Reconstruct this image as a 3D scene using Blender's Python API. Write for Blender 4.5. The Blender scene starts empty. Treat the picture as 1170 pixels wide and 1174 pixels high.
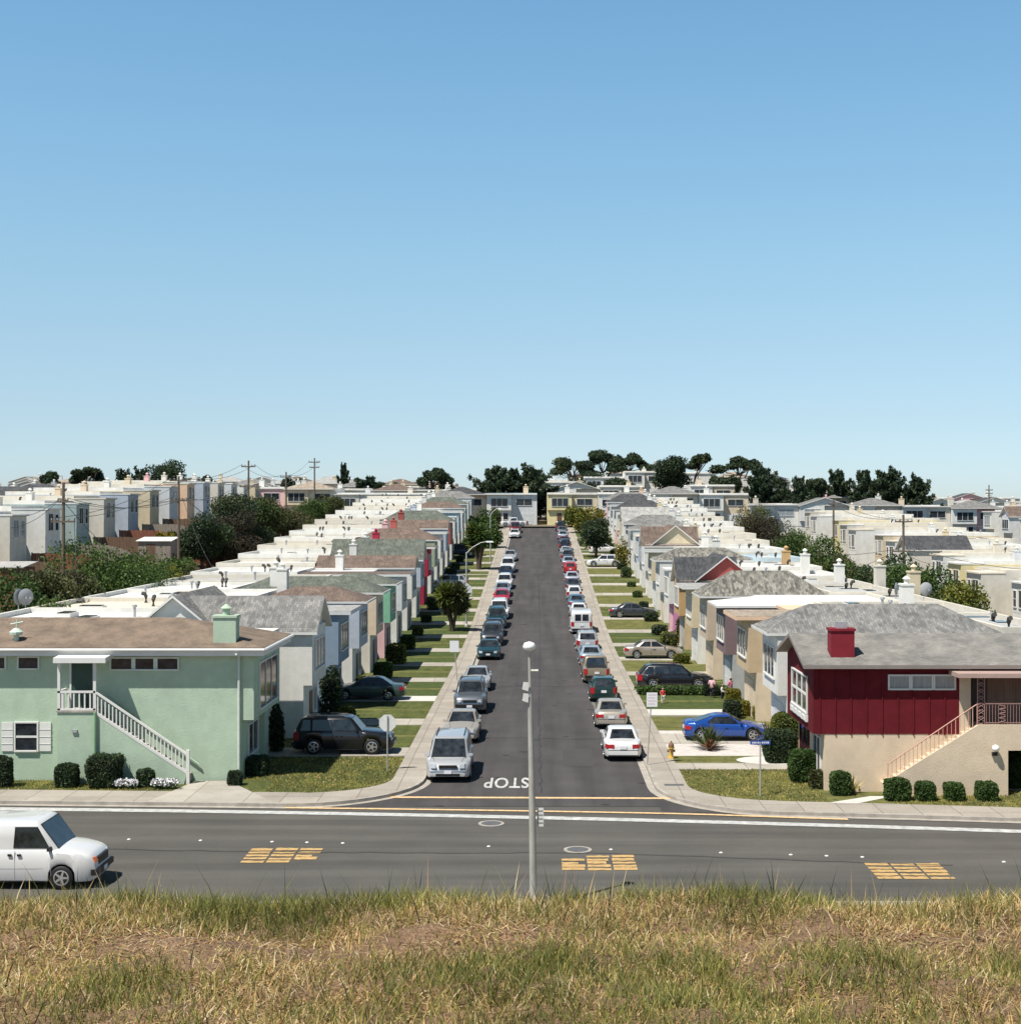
import bpy, bmesh, math, random
import numpy as np
from mathutils import Vector, Matrix
random.seed(7); RNG = np.random.default_rng(7)
S = bpy.context.scene
COL = S.collection
F = 1620.0; VX = 617.0; VY = 582.0; CAMZ = 12.1; PITCH = 9.65
R = math.radians

# ------------------------------------------------------------------ placement helpers (photo measurements -> metres)
def wx(px, Y): return (px - VX) * Y / F
def wz(py, Y): return CAMZ - (py - VY) * Y / F
def smooth(a, b, t):
    t = min(1.0, max(0.0, (t - a) / (b - a))); return t * t * (3 - 2 * t)
def road_z(Y):
    if Y < 105: return 0.0
    if Y < 145: return .00078 * (Y - 105) ** 2
    if Y < 262: return 1.248 + .0624 * (Y - 145)
    if Y < 420: return 8.549 + .036 * (Y - 262)
    return 14.24 - .05 * (Y - 420)
def terr(X, Y):
    z = road_z(Y)
    f = smooth(78, 112, Y)
    z += f * (5.0 - 2.6 * smooth(62, 74, -X)) * smooth(33, 46, -X) * (1 - .95 * smooth(200, 300, Y))
    z -= f * 2.2 * smooth(33, 46, X)
    z -= 2.5 * smooth(230, 330, Y) * smooth(60, 110, X)
    z += 5.5 * math.exp(-((X - 42) / 30) ** 2 - ((Y - 350) / 42) ** 2)
    return z
def hill(X, Y):
    b = .012 * math.sin(X * 2.1 + 1) + .016 * math.sin(X * 5.3 + Y * 3) + .012 * math.sin(Y * 9 + X * 4)
    z = 10.56 + b
    if Y > 5.35:
        t = Y - 5.35
        z -= .36 * t if t > .6 else .36 * t * (t / .6) ** .6
    return z
def cross(X): return 55.15 - .105 * X - .0014 * X * X

# ------------------------------------------------------------------ mesh builder
class MB:
    def __init__(s): s.v = []; s.f = []; s.m = []
    def face(s, pts, mi=0):
        n = len(s.v); s.v += [tuple(p) for p in pts]; s.f.append(tuple(range(n, n + len(pts)))); s.m.append(mi)
    def box(s, x0, x1, y0, y1, z0, z1, mi=0):
        if x0 > x1: x0, x1 = x1, x0
        if y0 > y1: y0, y1 = y1, y0
        n = len(s.v)
        s.v += [(x0,y0,z0),(x1,y0,z0),(x1,y1,z0),(x0,y1,z0),(x0,y0,z1),(x1,y0,z1),(x1,y1,z1),(x0,y1,z1)]
        for q in ((0,3,2,1),(4,5,6,7),(0,1,5,4),(1,2,6,5),(2,3,7,6),(3,0,4,7)):
            s.f.append(tuple(n + i for i in q)); s.m.append(mi)
        return s
    def solid(s, bot, top, mi=0):
        n = len(s.v); k = len(bot); s.v += [tuple(p) for p in bot] + [tuple(p) for p in top]
        s.f.append(tuple(n + i for i in reversed(range(k)))); s.m.append(mi)
        s.f.append(tuple(n + k + i for i in range(k))); s.m.append(mi)
        for i in range(k):
            j = (i + 1) % k; s.f.append((n + i, n + j, n + k + j, n + k + i)); s.m.append(mi)
        return s
    def tube(s, pts, rad, seg=8, mi=0, cap=True):
        pts = [Vector(p) for p in pts]
        if not isinstance(rad, (list, tuple)): rad = [rad] * len(pts)
        n = len(s.v); up = Vector((0, 0, 1))
        for i, p in enumerate(pts):
            d = (pts[min(i + 1, len(pts) - 1)] - pts[max(i - 1, 0)]).normalized()
            a = d.cross(up)
            if a.length < .05: a = d.cross(Vector((1, 0, 0)))
            a.normalize(); b = d.cross(a)
            for k in range(seg):
                t = 2 * math.pi * k / seg
                s.v.append(tuple(p + (a * math.cos(t) + b * math.sin(t)) * rad[i]))
        for i in range(len(pts) - 1):
            for k in range(seg):
                j = (k + 1) % seg
                s.f.append((n + i*seg + k, n + i*seg + j, n + (i+1)*seg + j, n + (i+1)*seg + k)); s.m.append(mi)
        if cap:
            s.f.append(tuple(n + k for k in range(seg))); s.m.append(mi)
            s.f.append(tuple(n + (len(pts)-1)*seg + k for k in range(seg))); s.m.append(mi)
        return s
    def lathe(s, prof, seg=16, c=(0,0,0), mi=0, axis='z'):
        n = len(s.v)
        for r, z in prof:
            for k in range(seg):
                t = 2 * math.pi * k / seg; a = r * math.cos(t); b = r * math.sin(t)
                p = (a, b, z) if axis == 'z' else ((a, z, b) if axis == 'y' else (z, a, b))
                s.v.append((p[0]+c[0], p[1]+c[1], p[2]+c[2]))
        for i in range(len(prof) - 1):
            for k in range(seg):
                j = (k + 1) % seg
                s.f.append((n+i*seg+k, n+i*seg+j, n+(i+1)*seg+j, n+(i+1)*seg+k)); s.m.append(mi)
        s.f.append(tuple(n + k for k in range(seg))); s.m.append(mi)
        s.f.append(tuple(n + (len(prof)-1)*seg + k for k in range(seg))); s.m.append(mi)
        return s
    def mesh(s, name, mats, smooth_ang=None, fix=True):
        me = bpy.data.meshes.new(name)
        me.from_pydata(s.v, [], s.f)
        for m in mats: me.materials.append(m)
        me.polygons.foreach_set('material_index', s.m)
        if fix:
            bm = bmesh.new(); bm.from_mesh(me)
            bmesh.ops.recalc_face_normals(bm, faces=bm.faces); bm.to_mesh(me); bm.free()
        if smooth_ang:
            me.polygons.foreach_set('use_smooth', [True] * len(me.polygons))
            me.set_sharp_from_angle(angle=R(smooth_ang))
        me.update(); return me
    def build(s, name, mats, parent=None, loc=(0,0,0), smooth_ang=None, fix=True):
        if not isinstance(mats, (list, tuple)): mats = [mats]
        return link(name, s.mesh(name, mats, smooth_ang, fix), parent, loc)

def link(name, me, parent=None, loc=(0,0,0), rz=0):
    o = bpy.data.objects.new(name, me); COL.objects.link(o); o.location = loc; o.rotation_euler = (0,0,rz)
    if parent: o.parent = parent
    return o
def tag(o, label=None, cat=None, group=None, kind=None):
    if label: o['label'] = label
    if cat: o['category'] = cat
    if group: o['group'] = group
    if kind: o['kind'] = kind
    return o
def thing(name, loc, label, cat, group=None, rz=0):
    o = bpy.data.objects.new(name, None); COL.objects.link(o); o.location = loc; o.rotation_euler = (0,0,rz)
    o.empty_display_size = .3
    return tag(o, label, cat, group)
def struct(mb, name, mat, label=None, **k):
    o = mb.build(name, mat, **k); o['kind'] = 'structure'
    if label: o['label'] = label
    return o
ORD = ['first','second','third','fourth','fifth','sixth','seventh','eighth','ninth','tenth','eleventh','twelfth','thirteenth',
 'fourteenth','fifteenth','sixteenth','seventeenth','eighteenth','nineteenth','twentieth','twenty-first','twenty-second','twenty-third',
 'twenty-fourth','twenty-fifth','twenty-sixth','twenty-seventh','twenty-eighth','twenty-ninth','thirtieth','thirty-first','thirty-second','thirty-third','thirty-fourth']

# ------------------------------------------------------------------ materials
_M = {}
def mat(name, col, rough=.85, var=.12, scale=3.0, bump=0.0, bscale=40.0, metal=0.0, spec=.4, coat=0.0, stain=0.0, coord='Object', stretch=None, trans=0.0):
    if name in _M: return _M[name]
    m = bpy.data.materials.new(name); m.use_nodes = True; nt = m.node_tree; N = nt.nodes; L = nt.links
    b = N['Principled BSDF']
    b.inputs['Roughness'].default_value = rough; b.inputs['Metallic'].default_value = metal
    b.inputs['Specular IOR Level'].default_value = spec; b.inputs['Coat Weight'].default_value = coat
    b.inputs['Coat Roughness'].default_value = .05
    tc = N.new('ShaderNodeTexCoord'); src = tc.outputs[coord]
    if coord == 'World':
        pass
    if stretch:
        mp = N.new('ShaderNodeMapping'); mp.inputs['Scale'].default_value = stretch
        L.new(src, mp.inputs['Vector']); src = mp.outputs[0]
    if var > 0:
        nz = N.new('ShaderNodeTexNoise'); nz.inputs['Scale'].default_value = scale; nz.inputs['Detail'].default_value = 6
        nz.inputs['Roughness'].default_value = .65
        L.new(src, nz.inputs['Vector'])
        rp = N.new('ShaderNodeValToRGB'); rp.color_ramp.elements[0].position = .3; rp.color_ramp.elements[1].position = .7
        rp.color_ramp.elements[0].color = (*[max(0, c * (1 - var)) for c in col], 1)
        rp.color_ramp.elements[1].color = (*[min(1, c * (1 + var)) for c in col], 1)
        L.new(nz.outputs['Fac'], rp.inputs['Fac']); out = rp.outputs['Color']
        if stain > 0:
            n2 = N.new('ShaderNodeTexNoise'); n2.inputs['Scale'].default_value = .9; n2.inputs['Detail'].default_value = 8
            mp2 = N.new('ShaderNodeMapping'); mp2.inputs['Scale'].default_value = (1, 1, .25)
            L.new(tc.outputs[coord], mp2.inputs['Vector']); L.new(mp2.outputs[0], n2.inputs['Vector'])
            r2 = N.new('ShaderNodeValToRGB'); r2.color_ramp.elements[0].position = .5; r2.color_ramp.elements[1].position = .8
            r2.color_ramp.elements[0].color = (0,0,0,1); r2.color_ramp.elements[1].color = (stain,)*3 + (1,)
            mx = N.new('ShaderNodeMixRGB'); mx.blend_type = 'MIX'; mx.inputs['Color2'].default_value = (*[c * .55 for c in col], 1)
            L.new(n2.outputs['Fac'], r2.inputs['Fac']); L.new(r2.outputs['Color'], mx.inputs['Fac']); L.new(out, mx.inputs['Color1'])
            out = mx.outputs['Color']
        L.new(out, b.inputs['Base Color'])
    else: b.inputs['Base Color'].default_value = (*col, 1)
    if bump > 0:
        n3 = N.new('ShaderNodeTexNoise'); n3.inputs['Scale'].default_value = bscale; n3.inputs['Detail'].default_value = 4
        L.new(src, n3.inputs['Vector'])
        bp = N.new('ShaderNodeBump'); bp.inputs['Strength'].default_value = bump; bp.inputs['Distance'].default_value = .03
        L.new(n3.outputs['Fac'], bp.inputs['Height']); L.new(bp.outputs[0], b.inputs['Normal'])
    if trans > 0:
        tr = N.new('ShaderNodeBsdfTranslucent'); ms = N.new('ShaderNodeMixShader'); ms.inputs[0].default_value = trans
        if var > 0: L.new(out, tr.inputs['Color'])
        else: tr.inputs['Color'].default_value = (*col, 1)
        L.new(b.outputs[0], ms.inputs[1]); L.new(tr.outputs[0], ms.inputs[2]); L.new(ms.outputs[0], N['Material Output'].inputs['Surface'])
    _M[name] = m; return m

def stucco(name, col): return mat(name, col, .92, .09, 1.6, .4, 22, stain=.34)
def shingle(name, col, var=.35, sc=1.0):
    """asphalt shingles: staggered tabs of slightly different tone with course lines"""
    if name in _M: return _M[name]
    m = bpy.data.materials.new(name); m.use_nodes = True; nt = m.node_tree; N = nt.nodes; L = nt.links
    b = N['Principled BSDF']; b.inputs['Roughness'].default_value = .95; b.inputs['Specular IOR Level'].default_value = .2
    tc = N.new('ShaderNodeTexCoord')
    br = N.new('ShaderNodeTexBrick'); br.inputs['Scale'].default_value = 2.6 * sc; br.inputs['Mortar Size'].default_value = .012
    br.inputs['Brick Width'].default_value = .7; br.inputs['Row Height'].default_value = .36
    br.inputs['Color1'].default_value = (*[c * (1 - var) for c in col], 1); br.inputs['Color2'].default_value = (*[c * (1 + var) for c in col], 1)
    br.inputs['Mortar'].default_value = (*[c * .4 for c in col], 1)
    L.new(tc.outputs['Object'], br.inputs['Vector'])
    nz = N.new('ShaderNodeTexNoise'); nz.inputs['Scale'].default_value = 1.3; nz.inputs['Detail'].default_value = 8
    L.new(tc.outputs['Object'], nz.inputs['Vector'])
    rp = N.new('ShaderNodeValToRGB'); rp.color_ramp.elements[0].position = .3; rp.color_ramp.elements[1].position = .75
    rp.color_ramp.elements[0].color = (.68,.68,.68,1); rp.color_ramp.elements[1].color = (1.25,1.2,1.15,1)
    L.new(nz.outputs['Fac'], rp.inputs['Fac'])
    mx = N.new('ShaderNodeMixRGB'); mx.blend_type = 'MULTIPLY'; mx.inputs['Fac'].default_value = 1
    L.new(br.outputs['Color'], mx.inputs['Color1']); L.new(rp.outputs['Color'], mx.inputs['Color2']); L.new(mx.outputs['Color'], b.inputs['Base Color'])
    bp = N.new('ShaderNodeBump'); bp.inputs['Strength'].default_value = .5; bp.inputs['Distance'].default_value = .03
    L.new(br.outputs['Fac'], bp.inputs['Height']); bp.invert = True; L.new(bp.outputs[0], b.inputs['Normal'])
    _M[name] = m; return m

def ground_mat(name, stops, scale, scale2=30, rough=.95, bump=.4, bscale=50, joints=None, lanes=None, dots=None):
    """mottled ground: colour ramp over large + fine noise, optional joint grid (m) and faint lane streaks"""
    if name in _M: return _M[name]
    m = bpy.data.materials.new(name); m.use_nodes = True; nt = m.node_tree; N = nt.nodes; L = nt.links
    b = N['Principled BSDF']; b.inputs['Roughness'].default_value = rough; b.inputs['Specular IOR Level'].default_value = .25
    g = N.new('ShaderNodeNewGeometry'); pos = g.outputs['Position']
    n1 = N.new('ShaderNodeTexNoise'); n1.inputs['Scale'].default_value = scale; n1.inputs['Detail'].default_value = 9; n1.inputs['Roughness'].default_value = .62
    n2 = N.new('ShaderNodeTexNoise'); n2.inputs['Scale'].default_value = scale2; n2.inputs['Detail'].default_value = 5
    L.new(pos, n1.inputs['Vector']); L.new(pos, n2.inputs['Vector'])
    ad = N.new('ShaderNodeMath'); ad.operation = 'MULTIPLY_ADD'; ad.inputs[1].default_value = .5; L.new(n2.outputs['Fac'], ad.inputs[0])
    hf = N.new('ShaderNodeMath'); hf.operation = 'MULTIPLY'; hf.inputs[1].default_value = .5; L.new(n1.outputs['Fac'], hf.inputs[0]); L.new(hf.outputs[0], ad.inputs[2])
    rp = N.new('ShaderNodeValToRGB'); cr = rp.color_ramp
    cr.elements[0].position = stops[0][0]; cr.elements[0].color = (*stops[0][1], 1)
    cr.elements[1].position = stops[-1][0]; cr.elements[1].color = (*stops[-1][1], 1)
    for p, c in stops[1:-1]:
        e = cr.elements.new(p); e.color = (*c, 1)
    L.new(ad.outputs[0], rp.inputs['Fac']); out = rp.outputs['Color']
    if lanes:
        mp = N.new('ShaderNodeMapping'); mp.inputs['Scale'].default_value = lanes
        L.new(pos, mp.inputs['Vector']); n4 = N.new('ShaderNodeTexNoise'); n4.inputs['Scale'].default_value = 1; n4.inputs['Detail'].default_value = 3
        L.new(mp.outputs[0], n4.inputs['Vector'])
        r4 = N.new('ShaderNodeValToRGB'); r4.color_ramp.elements[0].position = .35; r4.color_ramp.elements[1].position = .65
        r4.color_ramp.elements[0].color = (.82,.82,.82,1); r4.color_ramp.elements[1].color = (1.12,1.12,1.12,1)
        L.new(n4.outputs['Fac'], r4.inputs['Fac'])
        mx = N.new('ShaderNodeMixRGB'); mx.blend_type = 'MULTIPLY'; mx.inputs['Fac'].default_value = 1
        L.new(out, mx.inputs['Color1']); L.new(r4.outputs['Color'], mx.inputs['Color2']); out = mx.outputs['Color']
    if joints:
        br = N.new('ShaderNodeTexBrick'); br.offset = 0; br.inputs['Scale'].default_value = 1
        br.inputs['Brick Width'].default_value = joints[0]; br.inputs['Row Height'].default_value = joints[1]
        br.inputs['Mortar Size'].default_value = .018
        br.inputs['Color1'].default_value = (1,1,1,1); br.inputs['Color2'].default_value = (.82,.82,.82,1); br.inputs['Mortar'].default_value = (.45,.45,.45,1)
        L.new(pos, br.inputs['Vector'])
        mx = N.new('ShaderNodeMixRGB'); mx.blend_type = 'MULTIPLY'; mx.inputs['Fac'].default_value = 1
        L.new(out, mx.inputs['Color1']); L.new(br.outputs['Color'], mx.inputs['Color2']); out = mx.outputs['Color']
    if dots:
        vo = N.new('ShaderNodeTexVoronoi'); vo.inputs['Scale'].default_value = dots[0]; L.new(pos, vo.inputs['Vector'])
        r5 = N.new('ShaderNodeValToRGB'); r5.color_ramp.elements[0].position = dots[1]; r5.color_ramp.elements[1].position = dots[1] + .05
        r5.color_ramp.elements[0].color = (1,1,1,1); r5.color_ramp.elements[1].color = (0,0,0,1)
        L.new(vo.outputs['Distance'], r5.inputs['Fac'])
        mx = N.new('ShaderNodeMixRGB'); mx.inputs['Color2'].default_value = (*dots[2], 1)
        L.new(r5.outputs['Color'], mx.inputs['Fac']); L.new(out, mx.inputs['Color1']); out = mx.outputs['Color']
    L.new(out, b.inputs['Base Color'])
    if bump:
        n3 = N.new('ShaderNodeTexNoise'); n3.inputs['Scale'].default_value = bscale; n3.inputs['Detail'].default_value = 5
        L.new(pos, n3.inputs['Vector'])
        bp = N.new('ShaderNodeBump'); bp.inputs['Strength'].default_value = bump; bp.inputs['Distance'].default_value = .03
        L.new(n3.outputs['Fac'], bp.inputs['Height']); L.new(bp.outputs[0], b.inputs['Normal'])
    _M[name] = m; return m

ASPH = ground_mat('asphalt_old', [(.28,(.040,.037,.037)),(.5,(.062,.057,.057)),(.62,(.075,.069,.068)),(.75,(.105,.097,.093))], .35, 25, .9, .3, 60, lanes=(1.1,.05,1), dots=(.55,.09,(.035,.032,.031)))
ASPH2 = ground_mat('asphalt_cross', [(.3,(.068,.064,.057)),(.5,(.088,.083,.074)),(.7,(.112,.105,.094))], .3, 25, .9, .3, 60, lanes=(.05,.9,1))
CONC = ground_mat('concrete_walk', [(.3,(.25,.225,.19)),(.5,(.34,.305,.26)),(.7,(.42,.385,.33))], .5, 18, .9, .2, 60, joints=(1.5,1.5))
KERB = mat('kerb_concrete', (.33,.3,.26), .9, .25, 2, .2, 40)
DRIVE = ground_mat('concrete_drive', [(.3,(.28,.25,.21)),(.5,(.38,.35,.3)),(.7,(.47,.43,.38))], .6, 14, .9, .2, 60, joints=(2.4,3))
DRIVEW = ground_mat('concrete_white', [(.3,(.46,.44,.40)),(.7,(.58,.56,.52))], .6, 14, .9, .2, 60)
LAWN = [ground_mat('lawn_green', [(.3,(.03,.042,.010)),(.47,(.066,.082,.020)),(.6,(.11,.12,.032)),(.75,(.18,.16,.065))], 1.0, 28, .95, .8, 60, lanes=(1.8,.3,1), dots=(3.1,.16,(.17,.15,.06))),
        ground_mat('lawn_dry', [(.3,(.06,.062,.018)),(.47,(.11,.115,.032)),(.6,(.17,.16,.055)),(.75,(.27,.22,.11))], 1.1, 45, .95, .8, 60, lanes=(.2,2.4,1), dots=(1.9,.2,(.06,.08,.02))),
        ground_mat('lawn_deep', [(.3,(.022,.036,.010)),(.47,(.05,.072,.018)),(.6,(.085,.105,.028)),(.75,(.15,.14,.05))], 2.2, 45, .95, .8, 60)]
DIRT = ground_mat('bare_ground', [(.3,(.10,.075,.05)),(.5,(.16,.125,.085)),(.62,(.13,.14,.06)),(.75,(.21,.17,.12))], .25, 6, .95, .5, 12)
HILL = ground_mat('hill_soil', [(.28,(.075,.042,.027)),(.43,(.19,.115,.072)),(.58,(.29,.185,.11)),(.75,(.40,.28,.15))], 3.5, 70, .98, 1.0, 90)
WHITE_P = mat('road_paint_white', (.42,.42,.405), .8, .35, 3, stain=.3)
YEL_P = mat('road_paint_yellow', (.44,.29,.12), .7, .3, 5)
YEL_C = mat('crosswalk_paint_faded', (.62,.42,.22), .8, .35, 5)
TRIM = mat('white_trim', (.64,.63,.60), .6, .05, 2)
GLASS = mat('window_glass', (.022,.027,.033), .07, .85, 2.2, spec=.5)
GLASS_C = mat('curtained_glass', (.28,.30,.31), .15, .25, 5, spec=.8, stretch=(4,4,.3))
DARK = mat('dark_rubber', (.012,.012,.013), .6, .1)
BLACKM = mat('black_trim', (.015,.015,.016), .45, .0)
ALUM = mat('aluminium', (.55,.56,.58), .35, .08, metal=.85)
RIM = mat('alloy_rim', (.62,.63,.65), .3, .05, metal=.75)
GALV = mat('galvanised_pole', (.40,.39,.36), .55, .2, 4, metal=.25, stretch=(1,1,.3))
WOODP = mat('pole_wood', (.13,.10,.075), .9, .3, 4, .3, 30, stretch=(4,4,.2))
FENCE = mat('fence_wood', (.14,.085,.055), .9, .4, 2.5, .3, 30, stretch=(3,3,.3))
FENCE2 = mat('fence_redwood', (.20,.075,.045), .9, .35, 2.5, .3, 30, stretch=(3,3,.3))
FENCE3 = mat('fence_weathered', (.24,.20,.165), .9, .35, 2.5, .3, 30, stretch=(3,3,.3))
FLATW = mat('flat_roof_white', (.64,.625,.59), .85, .12, .7, stain=.4)
FLATG = mat('flat_roof_gravel', (.36,.35,.33), .95, .18, 1.5, .3, 30, stain=.3)
FLATC = mat('flat_roof_cream', (.60,.54,.44), .85, .12, .6, stain=.3)
FLATT = mat('flat_roof_turquoise', (.18,.58,.52), .7, .1, .6)
RED_L = mat('tail_lamp_red', (.35,.012,.015), .25, 0, spec=.7)
AMBER = mat('amber_lens', (.7,.16,.02), .25, 0, spec=.7)
LAMPG = mat('headlamp_glass', (.34,.37,.40), .15, 0, spec=.7)
PLATE = mat('plate_white', (.72,.72,.74), .5, .1, 20)
VENT = mat('vent_metal', (.42,.42,.43), .5, .2, metal=.4)
VENTD = mat('vent_dark', (.06,.055,.05), .8, .2)
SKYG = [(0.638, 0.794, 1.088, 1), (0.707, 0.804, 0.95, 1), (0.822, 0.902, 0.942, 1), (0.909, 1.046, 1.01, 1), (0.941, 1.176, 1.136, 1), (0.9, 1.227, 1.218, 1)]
# ------------------------------------------------------------------ camera, world, sun
cam = bpy.data.cameras.new('camera'); co = bpy.data.objects.new('camera', cam); COL.objects.link(co)
co.location = (0, 0, CAMZ); co.rotation_euler = (R(90), 0, 0)
cam.sensor_width = 36; cam.lens = 36 * F / 1174.0
cam.shift_x = -(VX - 585) / 1174; cam.shift_y = -(587 - VY) / 1174
cam.clip_end = 5000; cam.clip_start = .1
S.camera = co
w = bpy.data.worlds.new('World'); S.world = w; w.use_nodes = True
nt = w.node_tree; bg = nt.nodes['Background']
sky = nt.nodes.new('ShaderNodeTexSky'); sky.sky_type = 'NISHITA'; sky.sun_disc = False
SUN = Vector((-.40, -.37, 1.0)).normalized()
sky.sun_elevation = math.asin(SUN.z); sky.sun_rotation = math.atan2(SUN.x, SUN.y) % (2 * math.pi)
sky.altitude = 60; sky.air_density = 1.0; sky.dust_density = .25; sky.ozone_density = 1.6
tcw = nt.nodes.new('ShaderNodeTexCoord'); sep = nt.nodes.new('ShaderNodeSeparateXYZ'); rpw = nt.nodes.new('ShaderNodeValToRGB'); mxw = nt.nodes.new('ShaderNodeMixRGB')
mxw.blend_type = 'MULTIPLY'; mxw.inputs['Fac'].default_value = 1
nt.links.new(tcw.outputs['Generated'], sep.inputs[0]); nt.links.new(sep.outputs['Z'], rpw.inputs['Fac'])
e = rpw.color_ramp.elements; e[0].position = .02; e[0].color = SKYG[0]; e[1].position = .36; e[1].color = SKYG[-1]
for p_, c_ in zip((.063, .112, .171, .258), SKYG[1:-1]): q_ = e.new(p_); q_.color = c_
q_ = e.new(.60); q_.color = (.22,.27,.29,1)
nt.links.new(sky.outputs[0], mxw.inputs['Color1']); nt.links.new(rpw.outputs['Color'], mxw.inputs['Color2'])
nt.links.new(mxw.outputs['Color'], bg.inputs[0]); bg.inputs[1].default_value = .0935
sl = bpy.data.lights.new('sun', 'SUN'); sl.energy = 4.8; sl.angle = R(.5); sl.color = (1, .955, .88)
so = bpy.data.objects.new('sun', sl); COL.objects.link(so); so.rotation_euler = SUN.to_track_quat('Z', 'Y').to_euler(); so.location = (-40, -40, 80)
S.view_settings.view_transform = 'Standard'; S.view_settings.look = 'None'; S.view_settings.gamma = 1; S.view_settings.exposure = 0.55
S.render.engine = 'CYCLES'

# ------------------------------------------------------------------ setting
def strip(path, mat_, name, zoff, label=None, thick=0):
    """path: list of (xl, yl, xr, yr); sheet laid on the terrain, `thick` turns it into a raised slab"""
    mb = MB(); n = len(path)
    top = []
    for xl, yl, xr, yr in path:
        zc = road_z((yl + yr) / 2)
        top.append(((xl, yl, zc + zoff), (xr, yr, zc + zoff)))
    for i in range(n - 1):
        a, b = top[i]; c, d = top[i + 1]; mb.face([a, b, d, c])
    if thick:
        dn = lambda p: (p[0], p[1], p[2] - thick)
        for i in range(n - 1):
            a, b = top[i]; c, d = top[i + 1]
            mb.face([a, c, dn(c), dn(a)]); mb.face([b, dn(b), dn(d), d])
        a, b = top[0]; mb.face([a, dn(a), dn(b), b]); a, b = top[-1]; mb.face([a, b, dn(b), dn(a)])
    return struct(mb, name, mat_, label, fix=False)

# ground: one sheet to beyond the horizon
xs = sorted(set([-900,-600,-400,-300,-240,-200,-170,-140,-120,-100,-90,-80,-70,-60] + list(range(-55, 56, 5)) + [60,70,80,90,100,120,140,170,200,240,300,400,600,900]))
ys = [36,38,40,43,46,50,55,57.5] + list(range(60, 270, 6)) + list(range(270, 441, 10)) + [480,540,640,800,1100,1600]
mb = MB()
idx = {}
for j, y in enumerate(ys):
    for i, x in enumerate(xs):
        idx[i, j] = len(mb.v); mb.v.append((x, y, terr(x, y) - (.09 if abs(x) < 33 and y < 300 or y < 62 else .02)))
for j in range(len(ys) - 1):
    for i in range(len(xs) - 1):
        mb.f.append((idx[i,j], idx[i+1,j], idx[i+1,j+1], idx[i,j+1])); mb.m.append(0)
struct(mb, 'ground', DIRT, 'bare earth and garden ground under the whole neighbourhood', fix=False)

# embankment in the foreground
xs2 = list(np.unique(np.concatenate([np.linspace(-60, -5, 12), np.linspace(-5, 5, 90), np.linspace(5, 60, 12)])))
ys2 = list(np.concatenate([[-30, -10, 0, 2], np.linspace(3, 7, 60), np.linspace(7.5, 36.5, 30)]))
mb = MB(); idx = {}
def clod(x, y):
    if not (3 < y < 7 and abs(x) < 5): return 0
    return .018 * math.sin(x * 17 + 3 * math.sin(y * 11)) * math.sin(y * 19 + 2 * math.sin(x * 13)) + .008 * random.uniform(-1, 1)
for j, y in enumerate(ys2):
    for i, x in enumerate(xs2):
        idx[i, j] = len(mb.v); mb.v.append((x, y, max(hill(x, y) + clod(x, y), .12)))
for j in range(len(ys2) - 1):
    for i in range(len(xs2) - 1):
        mb.f.append((idx[i,j], idx[i+1,j], idx[i+1,j+1], idx[i,j+1])); mb.m.append(0)
struct(mb, 'embankment', HILL, 'brown earth bank with dry soil in the foreground', smooth_ang=60, fix=False)

# cross street
X = np.linspace(-60, 60, 49)
NEARK = 43.0
strip([(x, NEARK - .2, x, cross(x) + 2.6) for x in X], ASPH2, 'cross_street', -.012, 'wide grey asphalt road running across the picture')
strip([(x, 41.2, x, NEARK) for x in X], CONC, 'near_sidewalk', .13, 'concrete pavement at the foot of the bank', .2)
strip([(x, 36.3, x, 41.2) for x in X], LAWN[1], 'verge', .10, 'grass verge at the foot of the bank', .2)
# kerb line on the far side of the cross street + corner returns, built as outline polygons
def koff(x): return .9 + .8 * smooth(-21, 20, x)
def kerbY(x): return cross(x) + koff(x)
KX = 5.0; SW = 1.42
def corner_path(s):
    """kerb outline from far along the cross street, round the corner and up the side street (inner, outer)"""
    kerb = []; inner = []
    rad = 5.2; cx = s * (KX + rad)
    for x in np.linspace(60, KX + rad, 26):
        kerb.append((s * x, kerbY(s * x))); inner.append((s * x, kerbY(s * x) + (2.3 if s < 0 else 2.1)))
    y0 = kerbY(cx)
    for a in np.linspace(0, 90, 12)[1:]:
        t = R(a)
        kx = cx - s * rad * math.sin(t); ky = y0 + rad * (1 - math.cos(t)) * 1.05
        kerb.append((kx, ky))
        r2 = rad - SW; 
        ix = cx - s * r2 * math.sin(t); iy = y0 + 2.2 + (rad * 1.05 - 2.2) * (1 - math.cos(t))
        inner.append((ix, iy))
    yb = kerb[-1][1]
    for y in np.concatenate([np.arange(math.ceil(yb / 6) * 6, 258, 6), [258.5]]):
        if y > yb + .3:
            kerb.append((s * KX, float(y))); inner.append((s * (KX + SW), float(y)))
    return kerb, inner
def lerp2(a, b, t): return (a[0] + (b[0] - a[0]) * t, a[1] + (b[1] - a[1]) * t)
for s, nm in ((-1, 'left'), (1, 'right')):
    k, inn = corner_path(s)
    kb = [lerp2(a, b, .15 / math.hypot(b[0]-a[0], b[1]-a[1])) for a, b in zip(k, inn)]
    strip([(a[0], a[1], b[0], b[1]) for a, b in zip(kb, inn)], CONC, 'sidewalk', .13, f'concrete pavement along the {nm} side of the street', .25)
    strip([(a[0], a[1], b[0], b[1]) for a, b in zip(k, kb)], KERB, 'kerb', .136, f'concrete kerb along the {nm} side of the street', .25)
    gut = [lerp2(a, b, -.3 / math.hypot(b[0]-a[0], b[1]-a[1])) for a, b in zip(k, inn)]
    strip([(a[0], a[1], b[0], b[1]) for a, b in zip(gut, k)], KERB, 'gutter', .006, f'pale concrete gutter along the {nm} kerb')
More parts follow.
